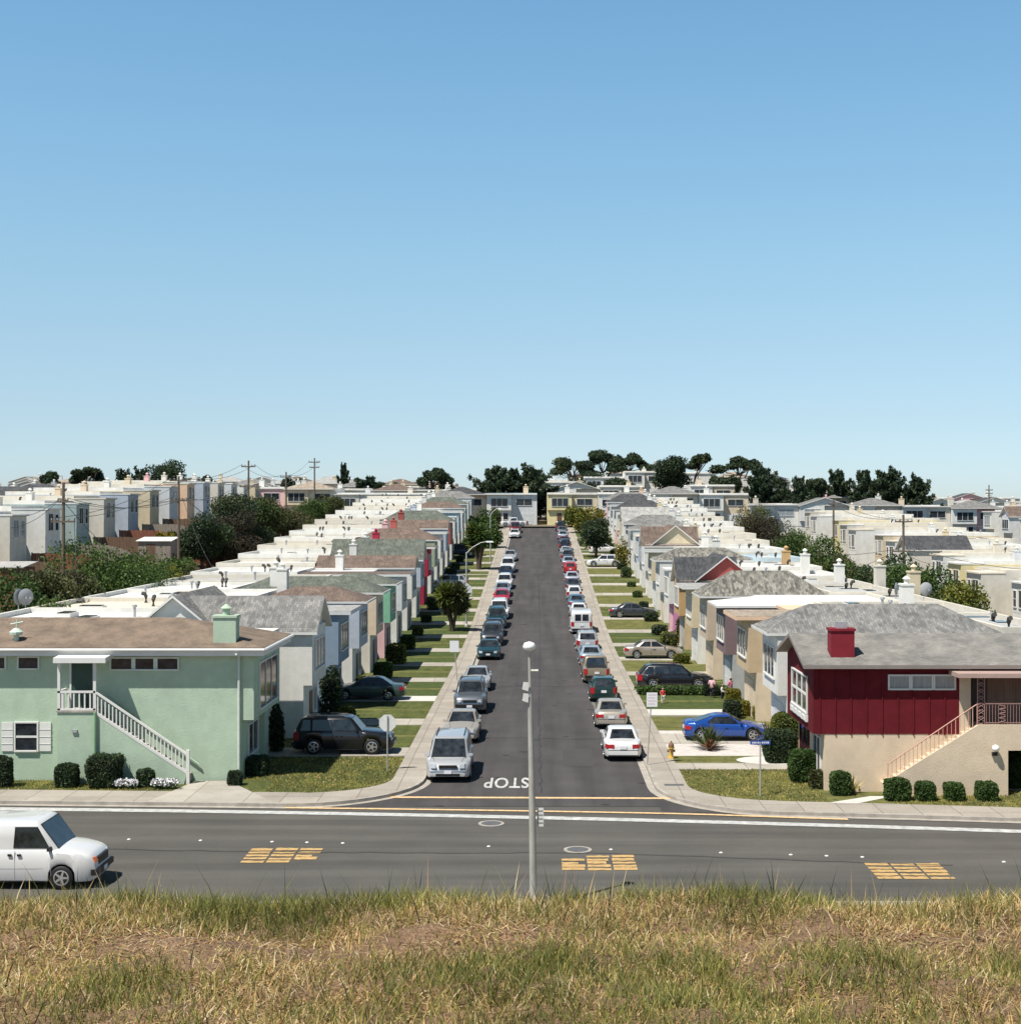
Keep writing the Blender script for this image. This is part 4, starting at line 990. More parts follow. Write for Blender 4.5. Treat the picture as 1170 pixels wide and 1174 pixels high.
def car_parts(kind):
    if kind in _K: return _K[kind]
    k = KINDS[kind]; L_, W_, H = k['L'], k['W'], k['H']; top = k['top']; hw = W_ / 2; r = k['r']
    xf, xr = k['ax']; parts = []
    st = set(round(x, 3) for x in np.linspace(-L_/2, L_/2, 25))
    ra = r + .065
    for xa in (xf, xr):
        for a in np.linspace(0, math.pi, 11): st.add(round(xa + ra * math.cos(a), 3))
        st.add(round(xa + ra + .012, 3)); st.add(round(xa - ra - .012, 3))
    for e in (.05, .14, .28, .45): st.add(round(L_/2 - e, 3)); st.add(round(-L_/2 + e, 3))
    st = sorted(st); mb = MB(); rings = []
    for x in st:
        zt = lin(top, x); e = max(0, (abs(x) - (L_/2 - .75)) / .75); w_ = hw * (1 - .21 * e ** 2.4)
        zb = .24 + (.06 if abs(x) > L_/2 - .1 else 0)
        for xa in (xf, xr):
            d = abs(x - xa)
            if d <= ra: zb = max(zb, r + math.sqrt(max(0, ra * ra - d * d)))
        zm = zb + .55 * (zt - zb)
        fl = 0
        for xa in (xf, xr): fl = max(fl, max(0, 1 - abs(abs(x - xa) - 0) / (ra * 1.6)) * (.03 + k.get('flare', 0)))
        w2 = w_ + fl
        ring = [(0, zb), (w2 * .72, zb), (w2 * .965, zb), (w2 * .99, zb + .05), (w2, zm), (w2 * .985, zt - .14 * (zt - zb) - .02), (w2 * .93, zt - .035), (w2 * .84, zt), (w2 * .45, zt + .022), (0, zt + .03)]
        full = [(x, y, z) for y, z in ring] + [(x, -y, z) for y, z in reversed(ring[1:-1])]
        rings.append(len(mb.v)); mb.v += full
    n = len(full)
    for a, b in zip(rings, rings[1:]):
        for i in range(n):
            j = (i + 1) % n; mb.f.append((a+i, b+i, b+j, a+j)); mb.m.append(1 if i in (0, 1, n-1, n-2) else 0)
    mb.f.append(tuple(rings[0] + i for i in range(n))); mb.m.append(0); mb.f.append(tuple(rings[-1] + i for i in range(n))); mb.m.append(0)
    # cabin
    x0, x1, x2, x3 = k['cab']; zb = k['belt'] - .03; wb = hw * .92; wr = hw * (.70 if H < 1.6 else .78) if kind != 'van' else hw * .925
    def slab(t): return (x0 + (x1 - x0) * t, x3 + (x2 - x3) * t, wb + (wr - wb) * t, zb + (H - zb) * t)
    cr = []
    for t, ins in ((0,0), (.45,0), (.86,0), (.955,.045), (1.0,.14)):
        a, b, w_, z = slab(t); a -= ins; b += ins; w_ -= ins * .9; c = .16 if kind != 'van' else .09
        ring = [(a, w_ - c*1.6), (a - .05, w_ - c*.5), (a - c*1.3, w_), (b + c, w_), (b + .03, w_ - c*.5), (b, w_ - c*1.3)]
        ring = ring + [(x, -y) for x, y in reversed(ring)]
        cr.append(len(mb.v)); mb.v += [(x, y, z) for x, y in ring]
    m = len(ring)
    for a, b in zip(cr, cr[1:]):
        for i in range(m):
            j = (i + 1) % m; mb.f.append((a+i, a+j, b+j, b+i)); mb.m.append(0)
    mb.f.append(tuple(cr[-1] + i for i in range(m))); mb.m.append(0)
    if kind in ('suv', 'minivan', 'wagon'):
        for s in (1, -1): mb.tube([(x1 - .3, s * (wr - .12), H + .03), (x2 + .25, s * (wr - .12), H + .03)], .025, 5, 1)
    parts.append(('body', mb.mesh('body', [PAINT_SLOT, BLACKM], 38), 'paint', None))
    def patch(name, pts, m_, off=.014, thick=.012):
        p = [Vector(q) for q in pts]; nn = (p[1] - p[0]).cross(p[2] - p[1]).normalized()
        mb = MB(); mb.solid([tuple(q + nn * (off - thick)) for q in p], [tuple(q + nn * off) for q in p]); parts.append((name, mb.mesh(name, [m_]), None, None))
    def sp(x, t, s):
        _, _, w_, z = slab(t); return (x, s * w_, z)
    a, b = slab(.04), slab(.91)
    patch('windscreen_seal', [(a[0], -(a[2]-.10), a[3]), (a[0], a[2]-.10, a[3]), (b[0], b[2]-.10, b[3]), (b[0], -(b[2]-.10), b[3])], WSEAL, .009)
    a, b = slab(.08), slab(.88)
    patch('windscreen', [(a[0], -(a[2]-.13), a[3]), (a[0], a[2]-.13, a[3]), (b[0], b[2]-.13, b[3]), (b[0], -(b[2]-.13), b[3])], GLASS)
    a, b = slab(.12), slab(.86)
    if kind == 'van':
        for s in (-1, 1):
            y0, y1 = (.06, .62) if s > 0 else (-.62, -.06)
            patch('rear_window', [(a[1], y1, a[3]), (a[1], y0, a[3]), (b[1], y0, b[3]-.1), (b[1], y1, b[3]-.1)], GLASS)
    else: patch('rear_window', [(a[1], a[2]-.16, a[3]), (a[1], -(a[2]-.16), a[3]), (b[1], -(b[2]-.16), b[3]), (b[1], b[2]-.16, b[3])], GLASS)
    t0, t1 = .12, .84
    f0, f1 = slab(t0), slab(t1)
    fx0, fx1 = f0[0] - .22, f1[0] - .10; bx0, bx1 = f0[1] + .24, f1[1] + .12
    if kind in ('sedan', 'coupe'): bx0 += .12; bx1 += .10
    if kind == 'van': splits = [((fx0 - 1.15, fx1 - .72), (fx0, fx1))]
    elif kind == 'coupe': splits = [((bx0 + .35, bx1 - .12), (fx0, fx1))]
    elif kind == 'pickup': splits = [((bx0, bx1), (fx0, fx1))]
    elif kind in ('sedan', 'hatch'):
        xm = (fx0 + bx0) / 2 - .02; splits = [((bx0, bx1), (xm - .04, xm - .04)), ((xm + .04, xm + .04), (fx0, fx1))]
    else:
        xm = fx0 - 1.15; xn = xm - 1.0; splits = [((bx0, bx1), (xn - .05, xn - .05)), ((xn + .05, xn + .05), (xm - .04, xm - .04)), ((xm + .04, xm + .04), (fx0, fx1))]
    for s in (1, -1):
        for (p0, p1), (q0, q1) in splits:
            pts = [sp(p0, t0, s), sp(q0, t0, s), sp(q1, t1, s), sp(p1, t1, s)]
            if s > 0: pts = pts[::-1]
            patch('side_window', pts, GLASS)
    hz = k['belt'] * .72 if kind != 'van' else .88; xe = L_/2
    for s in (1, -1):
        mb = MB(); y = hw * .66; zt = lin(top, xe - .14)
        mb.solid([(xe-.30, s*(y+.24), hz-.07), (xe-.02, s*(y+.10), hz-.08), (xe+.018, s*(y-.12), hz-.07), (xe-.3, s*(y-.12), hz-.07)], [(xe-.42, s*(y+.22), hz+.09), (xe-.10, s*(y+.09), hz+.08), (xe-.04, s*(y-.12), hz+.07), (xe-.4, s*(y-.12), hz+.07)])
        parts.append(('headlight', mb.mesh('headlight', [AMBER if kind == 'van' and s < 0 else LAMPG]), None, None))
        mb = MB(); tz = k['belt'] * .80 if kind != 'van' else 1.0; hh = .09 if kind in ('sedan', 'coupe') else .19
        yo = hw * .90
        mb.solid([(-xe-.02, s*(yo-.36 if kind in ('sedan','coupe') else yo-.18), tz-hh), (-xe+.02, s*(yo-.04), tz-hh), (-xe+.3, s*(yo+.075), tz-hh), (-xe+.3, s*(yo-.2), tz-hh)],
                 [(-xe-.0, s*(yo-.36 if kind in ('sedan','coupe') else yo-.18), tz+hh), (-xe+.03, s*(yo-.05), tz+hh), (-xe+.3, s*(yo+.06), tz+hh), (-xe+.3, s*(yo-.2), tz+hh)])
        parts.append(('tail_light', mb.mesh('tail_light', [RED_L]), None, None))
        mb = MB(); xm = x0 - .28; mb.solid([(xm-.05, s*(hw*.93), k['belt']), (xm+.07, s*(hw*.93), k['belt']), (xm+.03, s*(hw+.11), k['belt']+.01), (xm-.05, s*(hw+.12), k['belt']+.01)], [(xm-.05, s*(hw*.9), k['belt']+.13), (xm+.05, s*(hw*.9), k['belt']+.13), (xm+.02, s*(hw+.11), k['belt']+.12), (xm-.05, s*(hw+.12), k['belt']+.12)])
        parts.append(('wing_mirror', mb.mesh('wing_mirror', [BLACKM if kind == 'van' else PAINT_SLOT]), 'paint' if kind != 'van' else None, None))
    mb = MB(); gz = .14 if kind == 'van' else 0; mb.box(xe - .1, xe + .012, -hw*(.42 if not gz else .5), hw*(.42 if not gz else .5), hz - .06 - gz, hz + .045); mb.box(xe - .1, xe + .008, -hw*.55, hw*.55, .32, .42)
    parts.append(('grille', mb.mesh('grille', [BLACKM]), None, None))
    if kind in ('van', 'pickup', 'suv'):
        mb = MB(); mb.box(xe - .12, xe + .07, -hw*.9, hw*.9, .42, .60);
        m2 = MB(); m2.box(-xe - .07, -xe + .12, -hw*.9, hw*.9, .42, .60); parts.append(('bumper', m2.mesh('bumper', [BLACKM]), None, None))
        parts.append(('bumper', mb.mesh('bumper', [BLACKM]), None, None))
    mb = MB(); pz = .40 if kind in ('sedan','coupe','hatch') else .52
    mb.box(xe + .0, xe + .03 + (.06 if kind in ('van','pickup','suv') else 0), -.16, .16, .42, .56); parts.append(('number_plate', mb.mesh('number_plate', [PLATE]), None, None))
    mb = MB(); mb.box(-xe - .03, -xe + .0, -.16, .16, k['belt']*.66, k['belt']*.66 + .15); parts.append(('number_plate', mb.mesh('number_plate', [PLATE]), None, None))
    mb = MB(); hwf = hw * .80; hwr = hw * .82
    mb.box(xe - .05, xe + .006, -hwf, hwf, .505, .52); mb.box(-xe - .006, -xe + .05, -hwr, hwr, .545, .565); mb.box(-xe - .005, -xe + .05, -hwr, hwr, .27, .33)
    for s in (1, -1): mb.box(-L_/2 + .95 if False else xr + ra + .0, xf - ra, s*(hw*.985 - .03), s*(hw*.985 + .002), .24, .31)
    parts.append(('trim_line', mb.mesh('trim_line', [BLACKM]), None, None))
    if kind != 'van':
        mb = MB()
        for s in (1, -1): mb.tube([(x0 + .02, s*hw*.70, lin(top, x0+.02) + .012), (xe - .35, s*hw*.62, lin(top, xe-.35) + .018)], .008, 3)
        parts.append(('hood_seam', mb.mesh('hood_seam', [BLACKM]), None, None))
    if k.get('bed'):
        mb = MB(); mb.box(-2.45, -.85, -.72, .72, 1.085, 1.122); parts.append(('bed', mb.mesh('bed', [BLACKM]), None, None))
    if kind == 'van':
        mb = MB()
        for s in (1, -1):
            for xx in (.42, .12): mb.box(xx - .06, xx + .06, s*(hw) , s*(hw + .035), 1.06, 1.13)
        parts.append(('door_handle', mb.mesh('door_handle', [BLACKM]), None, None))
        mb = MB()
        for s in (1, -1):
            for xx in (.27, 1.42, -1.0): mb.box(xx - .006, xx + .006, s*(hw - .02), s*(hw + .004), .35, 1.22)
            mb.box(-2.6, 1.42, s*(hw-.02), s*(hw+.003), .66, .672)
        parts.append(('door_seam', mb.mesh('door_seam', [VENT]), None, None))
    elif kind != 'pickup' or True:
        mb = MB()
        for s in (1, -1):
            xs_ = [splits[-1][0][0] - .02, x0 - .18] + ([splits[0][0][0] + .25] if len(splits) > 1 else [])
            for xx in xs_: mb.box(xx - .008, xx + .008, s*(hw - .04), s*(hw + .004), .34, k['belt'] - .1)
            for xx in xs_[:2]: mb.box(xx + .10 if xx < x0 - .3 else xx - .9, (xx + .10 if xx < x0 - .3 else xx - .9) + .14, s*(hw - .03), s*(hw + .025), k['belt'] - .2, k['belt'] - .165)
        parts.append(('door_seam', mb.mesh('door_seam', [BLACKM]), None, None))
    # wheels
    mb = MB(); wd = .21
    mb.lathe([(r*.66,-wd/2),(r*.9,-wd/2),(r,-wd/2+.03),(r,wd/2-.03),(r*.9,wd/2),(r*.66,wd/2)], 20, (0,0,0), 0, 'y'); tyre = mb.mesh('wheel', [DARK], 40)
    mb = MB(); rr = r * .665
    mb.lathe([(rr,-wd/2-.004),(rr*.86,-wd/2-.010),(rr*.82,-wd/2+.035)], 20, (0,0,0), 0, 'y'); mb.f = mb.f[:-2]; mb.m = mb.m[:-2]
    mb.lathe([(rr*.83,-wd/2+.034),(rr*.3,-wd/2+.03),(.01,-wd/2+.03)], 20, (0,0,0), 1, 'y'); mb.lathe([(rr*.24,-wd/2+.02),(rr*.22,-wd/2-.008),(.01,-wd/2-.008)], 10, (0,0,0), 0, 'y')
    for i in range(5):
        a = 2*math.pi*i/5; c_, s_ = math.cos(a), math.sin(a)
        q = [(.2,-.16),(.9,-.10),(.9,.10),(.2,.16)]
        pts = [((u*c_ - v*s_)*rr, (u*s_ + v*c_)*rr) for u, v in q]
        mb.solid([(p[0], -wd/2-.006, p[1]) for p in pts], [(p[0], -wd/2+.03, p[1]) for p in pts])
    rim = mb.mesh('rim', [RIM, BLACKM], 40)
    _K[kind] = (parts, tyre, rim, (xf, xr, hw, r, wd)); return _K[kind]
PC = dict(silver=(.46,.47,.48), champagne=(.42,.38,.32), grey=(.12,.135,.155), darkgrey=(.05,.055,.065), white=(.62,.62,.61), teal=(.012,.05,.055), darkblue=(.010,.02,.05), black=(.008,.009,.013),
 blue=(.012,.07,.33), red=(.45,.015,.02), pinkred=(.52,.03,.07), green=(.012,.045,.04), gold=(.30,.24,.16), lavender=(.50,.50,.58), bluegrey=(.12,.20,.27), palebl=(.35,.43,.5), greengrey=(.05,.085,.085), tanm=(.36,.31,.26), maroon=(.13,.012,.02))
def paint(c):
    return mat('car_paint_' + c, PC[c], .32, .0, metal=.0 if c in ('white','red','black') else .35, spec=.5, coat=.7)
def car(kind, col, X_, Y_, heading, label, cat, group, z=None, sc=1.0):
    parts, tyre, rim, (xf, xr, hw, r, wd) = car_parts(kind)
    z = road_z(Y_) + .0 if z is None else z
    root = thing('parked_' + {'sedan':'sedan','minivan':'minivan','suv':'suv','wagon':'station_wagon','hatch':'hatchback','pickup':'pickup_truck','coupe':'coupe','van':'van'}[kind], (X_, Y_, z), label, cat, group, heading)
    # tilt with the grade
    sl = (road_z(Y_ + 2) - road_z(Y_ - 2)) / 4
    if sl > .005 and abs(math.sin(heading)) > .9:
        root.rotation_euler = (0, -math.atan(sl) * (1 if math.sin(heading) > 0 else -1), heading)
    root.scale = (sc, 1, 1)
    p = paint(col)
    for nm, me, mk, _ in parts:
        o = link(nm, me, root)
        if mk == 'paint': o.material_slots[0].link = 'OBJECT'; o.material_slots[0].material = p
    for xa in (xf, xr):
        for s in (-1, 1):
            w_ = link('wheel', tyre, root, (xa, s * (hw - wd/2 + .012), r)); 
            if s > 0: w_.rotation_euler = (0, 0, math.pi)
            link('rim', rim, w_)
    return root
UP, DN = R(90), R(-90)   # heading up the street / towards the camera
GL, GR, GD = 'cars parked along the left kerb', 'cars parked along the right kerb', 'cars parked in front driveways'
leftcars = [ # front y-distance, kind, colour, label
 (62.0,'minivan','silver','silver minivan nearest the junction at the left kerb','minivan'),
 (72.3,'sedan','champagne','champagne sedan right behind the silver minivan','car'),
 (82.6,'suv','grey','blue-grey off-roader with dark windscreen, third from the junction at the left kerb','suv'),
 (92.8,'sedan','silver','silver sedan behind the blue-grey off-roader at the left kerb','car'),
 (111.5,'sedan','teal','dark teal sedan past the gap in the left kerb row','car'),
 (121.0,'suv','darkgrey','charcoal off-roader directly behind the dark teal sedan','suv'),
 (127.6,'sedan','darkblue','navy sedan behind the charcoal off-roader at the left kerb','car'),
 (133.4,'suv','teal','dark teal off-roader just before the white van-like car, left kerb','suv'),
 (140,'minivan','white','white minivan in the middle of the left kerb row','minivan'),
 (151.5,'hatch','pinkred','pinkish red hatchback behind the white minivan','car'),
 (158,'sedan','palebl','pale blue sedan behind the red hatchback at the left kerb','car'),
 (165,'wagon','white','white station wagon behind the pale blue sedan','car'),
 (176,'sedan','darkblue','dark blue sedan two thirds up the left kerb row','car'),
 (183,'suv','white','white off-roader behind the upper dark blue sedan','suv'),
 (197.5,'sedan','silver','silver sedan under the upper street lamp','car'),
 (236,'sedan','white','white sedan, second last at the top of the left kerb','car'),
 (247,'suv','maroon','dark maroon off-roader last at the top of the left kerb','suv')]
for yf, kd, c, lb, cat in leftcars:
    L_ = KINDS[kd]['L']; car(kd, c, -4.02 + RNG.uniform(-.08,.08), yf + L_/2, DN + RNG.uniform(-.012,.012), lb, cat, GL)
rightcars = [
 (67.2,'sedan','white','white sedan nearest the junction at the right kerb','car'),
 (77.0,'sedan','champagne','dull gold sedan in front of the white sedan, right kerb','car'),
 (87.6,'hatch','green','dark green hatchback, third from the junction at the right kerb','car'),
 (96.8,'pickup','gold','gold pickup truck with dark bed at the right kerb','pickup truck'),
 (107.4,'sedan','palebl','pale blue sedan in front of the gold pickup','car'),
 (117,'wagon','silver','silver station wagon right behind the white panel van','car'),
 (129.2,'van','white','white panel van with two square rear windows','van'),
 (140.5,'sedan','white','white sedan just ahead of the white panel van','car'),
 (147.5,'sedan','bluegrey','slate blue sedan in the middle of the right kerb row','car'),
 (155.5,'hatch','white','white hatchback beyond the slate blue sedan','car'),
 (162.5,'sedan','darkgrey','dark grey sedan hidden behind the white hatchback','car'),
 (170,'sedan','lavender','lavender sedan below the bright red car','car'),
 (181.5,'hatch','red','bright red hatchback in the upper right kerb row','car'),
 (189,'sedan','palebl','pale blue sedan just beyond the bright red car','car'),
 (196.5,'suv','grey','grey off-roader two beyond the bright red car','suv'),
 (204,'sedan','silver','silver sedan in the upper right row, near the round tree','car'),
 (213,'suv','darkblue','navy off-roader in the upper right row beyond the silver sedan','suv'),
 (222,'sedan','maroon','maroon sedan in the upper right row','car'),
 (233,'sedan','palebl','pale blue sedan third last at the top right','car'),
 (243,'sedan','grey','grey sedan second last at the top right','car'),
 (251,'suv','black','black off-roader last at the top of the right kerb','suv')]
for yr, kd, c, lb, cat in rightcars:
    L_ = KINDS[kd]['L']; car(kd, c, 4.02 + RNG.uniform(-.08,.08), yr + L_/2, UP + RNG.uniform(-.012,.012), lb, cat, GR)
def dz(Y): return road_z(Y) + .14
car('suv','black', wx(395,69.3), 69.3, 0, 'black off-roader with silver wheels in the driveway by the green house', 'suv', GD, dz(69.3), 1.02)
car('sedan','greengrey', wx(424,88.3)-.1, 88.4, math.pi, 'dark green-grey sedan in the driveway of the pale blue house', 'car', GD, dz(88.4))
car('wagon','silver', wx(513,165), 165.5, math.pi, 'silver station wagon in a driveway behind the left street lamp', 'car', GD, dz(165.5))
car('suv','darkblue', wx(528,204), 204, 0, 'dark blue off-roader in a driveway high up on the left', 'suv', GD, dz(204))
car('coupe','blue', wx(829,73)+.1, 73.2, 0, 'bright blue sports coupe beside the white gravel bed', 'sports car', GD, dz(73))
car('wagon','black', wx(772,94.0), 93.6, 0, 'black crossover in the driveway beside the pink-clothed children', 'suv', GD, dz(94), 1.04)
car('sedan','tanm', wx(748,112.4), 112.3, 0, 'silver-tan sedan in the second driveway beyond the black crossover', 'car', GD, dz(112))
car('sedan','darkgrey', wx(725,142), 141.5, 0, 'dark grey sedan in a driveway beyond the silver-tan sedan', 'car', GD, dz(141), 1.04)
car('wagon','white', wx(692,191), 190, math.pi, 'white car in the driveway in front of the round dark tree', 'car', GD, dz(190))
car('sedan','white', wx(693,207), 209, 0, 'white sedan half hidden behind the round dark tree', 'car', GD, dz(209))
car('pickup','white', wx(589,262), 263.5, math.pi, 'white pickup truck parked across the top end of the street', 'pickup truck', None, road_z(262) + .01)
car('van','white', -16.85, 45.75, 0, 'white panel van driving along the cross street at the left edge', 'van', None, 0)

# ------------------------------------------------------------------ foliage
def leafmesh(name, blobs, n, size, mats, seed=0, elong=1.0, outward=0.0, up=0.0, shell=.55, core=None, aspect=.6):
    """many small leaf faces spread through ellipsoid blobs (cx,cy,cz,rx,ry,rz)"""
    g = np.random.default_rng(seed); b = np.array(blobs, float)
    vol = (b[:,3]*b[:,4]*b[:,5]) ** .67; idx = g.choice(len(b), n, p=vol/vol.sum())
    d = g.normal(size=(n,3)); d /= np.linalg.norm(d, axis=1)[:,None]
    rad = shell + (1 - shell) * g.random(n) ** .6; rad *= 1 + .10 * g.normal(size=n)
    c = b[idx,:3] + d * b[idx,3:6] * rad[:,None]
    t = g.normal(size=(n,3)) + outward * d * 2 + np.array([0,0,up])
    t /= np.linalg.norm(t, axis=1)[:,None]
    u = np.cross(t, g.normal(size=(n,3))); u /= np.linalg.norm(u, axis=1)[:,None]
    s = size * (.6 + .8 * g.random(n))[:,None]
    a, w_ = t * s * elong, u * s * aspect
    v = np.stack([c - a, c + w_, c + a, c - w_], 1).reshape(-1,3)
    me = bpy.data.meshes.new(name); me.vertices.add(4*n); me.vertices.foreach_set('co', v.ravel())
    me.loops.add(4*n); me.loops.foreach_set('vertex_index', np.arange(4*n, dtype=np.int32))
    me.polygons.add(n); me.polygons.foreach_set('loop_start', np.arange(0, 4*n, 4, dtype=np.int32))
    for m in mats: me.materials.append(m)
    # tone by clump
    if len(mats) > 1: me.polygons.foreach_set('material_index', ((idx * 7 + g.integers(0, 3, n) // 2) % len(mats)).astype(np.int32))
    me.update(calc_edges=True); me.validate(); return me
def leaf(name, col): return mat('leaf_' + name, col, .6, .35, .8, spec=.25, trans=.22)
LD = [leaf('dark', (.036,.056,.026)), leaf('dark2', (.052,.074,.034)), leaf('dark3', (.026,.044,.026))]
LG = [leaf('green', (.06,.105,.024)), leaf('green2', (.085,.13,.032)), leaf('green3', (.04,.075,.018))]
LY = [leaf('yellowgreen', (.15,.15,.022)), leaf('yellowgreen2', (.10,.12,.02)), leaf('golden', (.28,.20,.02))]
LB = [leaf('bronze', (.055,.042,.026)), leaf('bronze2', (.035,.035,.018))]
LO = [leaf('olive', (.08,.095,.03)), leaf('olive2', (.05,.06,.02)), leaf('olive3', (.09,.09,.035))]
BARK = mat('bark', (.085,.06,.045), .95, .35, 4, .4, 20, stretch=(3,3,.4))
def tree(name, X_, Y_, z0, H, Wd, style, mats, label, cat, group=None, seed=0, n=2600, leafs=None, lean=0, thin=1.0):
    Wd *= {'spiky':1.45,'round':1.2,'bush':1.3,'umbrella':1.2}.get(style, 1.0)
    rnd = random.Random(seed * 13 + 5); root = thing(name, (X_, Y_, z0), label, cat, group)
    tr = MB(); blobs = []; kw = {}
    hw = Wd / 2
    if style == 'round':
        th = H * .28; tr.tube([(0,0,-.3),(0,0,th),(rnd.uniform(-.2,.2),0,H*.6)], [H*.035,H*.028,H*.012], 7)
        for i in range(13):
            a = rnd.uniform(0, 6.28); rr = hw * .62 * math.sqrt(rnd.random()); zz = H * (.34 + .48 * rnd.random())
            k = 1 - .5 * abs((zz / H) - .6) / .4
            p = (rr * math.cos(a) * k, rr * math.sin(a) * k, zz); s = hw * rnd.uniform(.34, .52)
            blobs.append((*p, s, s, s * .8)); tr.tube([(0,0,th*.9),(p[0]*.5,p[1]*.5,(th+p[2])/2),p], [H*.016,H*.01,H*.004], 5)
        kw = dict(shell=.5)
    elif style == 'umbrella':
        top = H * .95; lx = lean * H
        for j in range(rnd.choice([2,3])):
            bx = rnd.uniform(-.12,.12)*Wd; ex = lx + rnd.uniform(-.32,.32)*Wd
            tr.tube([(bx,0,-.3),(bx*.6+ex*.25,rnd.uniform(-.3,.3),H*.35),(ex*.7,0,H*.62),(ex,0,H*.78)], [H*.024,H*.019,H*.013,H*.007], 6)
        for i in range(15):
            f = rnd.uniform(-1, 1); xx = lx + f * hw * .78; zz = H * (.86 - .22 * f * f) - rnd.random() * H * .16
            yy = rnd.uniform(-.5,.5) * hw
            blobs.append((xx, yy, zz, hw*rnd.uniform(.22,.36), hw*.32, H*rnd.uniform(.055,.10)))
            tr.tube([(lx*.6, 0, H*.5),(xx*.6+lx*.2, yy*.5, zz-H*.1),(xx,yy,zz)], [H*.010,H*.007,H*.003], 5)
        kw = dict(shell=.25, outward=.2)
    elif style == 'spiky':
        tr.tube([(0,0,-.3),(0,0,H*.5),(0,0,H*.9)], [H*.03,H*.02,H*.006], 6)
        for i in range(26):
            z0_ = H * (.08 + .72 * i / 26); a = i * 2.4 + rnd.uniform(-.4, .4); reach = hw * (1.05 - .75 * (i / 26) ** 1.6) * rnd.uniform(.6, 1.25)
            rise = H * rnd.uniform(.10, .22)
            for q in range(4):
                f = .25 + .25 * q; w_ = hw * (.24 - .05 * q)
                blobs.append((f*reach*math.cos(a) + lean*z0_, f*reach*math.sin(a), z0_ + rise * f ** 1.3, w_, w_, H * (.07 - .008 * q)))
            tr.tube([(0,0,z0_),(reach*.5*math.cos(a), reach*.5*math.sin(a), z0_+rise*.4),(reach*math.cos(a), reach*math.sin(a), z0_+rise)], [H*.008,H*.006,H*.003], 4)
        for i in range(6): blobs.append((rnd.uniform(-.12,.12)*hw + lean*H, 0, H*rnd.uniform(.78,.95), hw*.10, hw*.10, H*.07))
        kw = dict(shell=.1, up=.8, outward=.3, elong=1.5)
    elif style == 'column':
        tr.tube([(0,0,-.3),(0,0,H*.7)], [H*.025,H*.01], 6)
        for i in range(9):
            zz = H * (.12 + .095 * i); k = math.sin(min(1, (1.05 - zz/H) * 2.2) * 1.57)
            blobs.append((rnd.uniform(-.1,.1)*hw, rnd.uniform(-.1,.1)*hw, zz, hw*k, hw*k, H*.11))
        kw = dict(shell=.6, up=.6)
    elif style == 'bush':
        tr.tube([(0,0,-.2),(0,0,H*.6)], [H*.04,H*.015], 5)
        m_ = max(6, int(10 * Wd / max(H, .1) / 1.2))
        for i in range(min(m_, 22)):
            f = rnd.uniform(-1,1); g_ = rnd.uniform(-1,1); zz = H * rnd.uniform(.25,.72) * (1 - .35 * f * f)
            s = rnd.uniform(.2,.34)
            blobs.append((f*hw*.75, g_*hw*.5, zz, max(hw*s, H*.18), max(hw*s, H*.18), H*.26)); tr.tube([(0,0,0),(f*hw*.3,g_*hw*.2,zz*.6),(f*hw*.7,g_*hw*.45,zz)], [H*.02,H*.015,H*.006], 4)
        kw = dict(shell=.55)
    elif style == 'cordyline':
        heads = []
        for i in range(4):
            a = i * 1.6 + rnd.random(); q = (.32*hw*math.cos(a), .32*hw*math.sin(a), H*.40)
            p = (hw*.5*math.cos(a), hw*.5*math.sin(a), H*rnd.uniform(.58,.82)); tr.tube([(0,0,-.2),(q[0]*.4,q[1]*.4,H*.22),q,p], [H*.04,H*.032,H*.024,H*.02], 6)
            heads.append(p)
        for p in heads + [(0,0,H*.72)]: blobs.append((*p, hw*.42, hw*.42, H*.17))
        kw = dict(shell=.2, outward=1.6, elong=3.2)
    me = leafmesh('crown', blobs, int(n), leafs or Wd * .03, mats, seed, **kw)
    link('crown' if style not in ('bush',) else 'foliage', me, root)
    tr.build('trunk' if style != 'bush' else 'stem', BARK, root, smooth_ang=50)
    return root
def tree_px(name, px, ytop, wpx, X_or_Y, style, mats, label, cat, group, seed, byY=False, base=None, H=None, **k):
    if byY: Y = X_or_Y; X_ = wx(px, Y)
    else: X_ = X_or_Y; Y = F * X_ / (px - VX)
    z0 = terr(X_, Y) if base is None else base
    top = wz(ytop, Y); HH = top - z0 if H is None else H
    if H is not None: z0 = top - H
    return tree(name, X_, Y, z0, HH, wpx * Y / F, style, mats, label, cat, group, seed, **k)
SK = 'dark trees on the skyline'
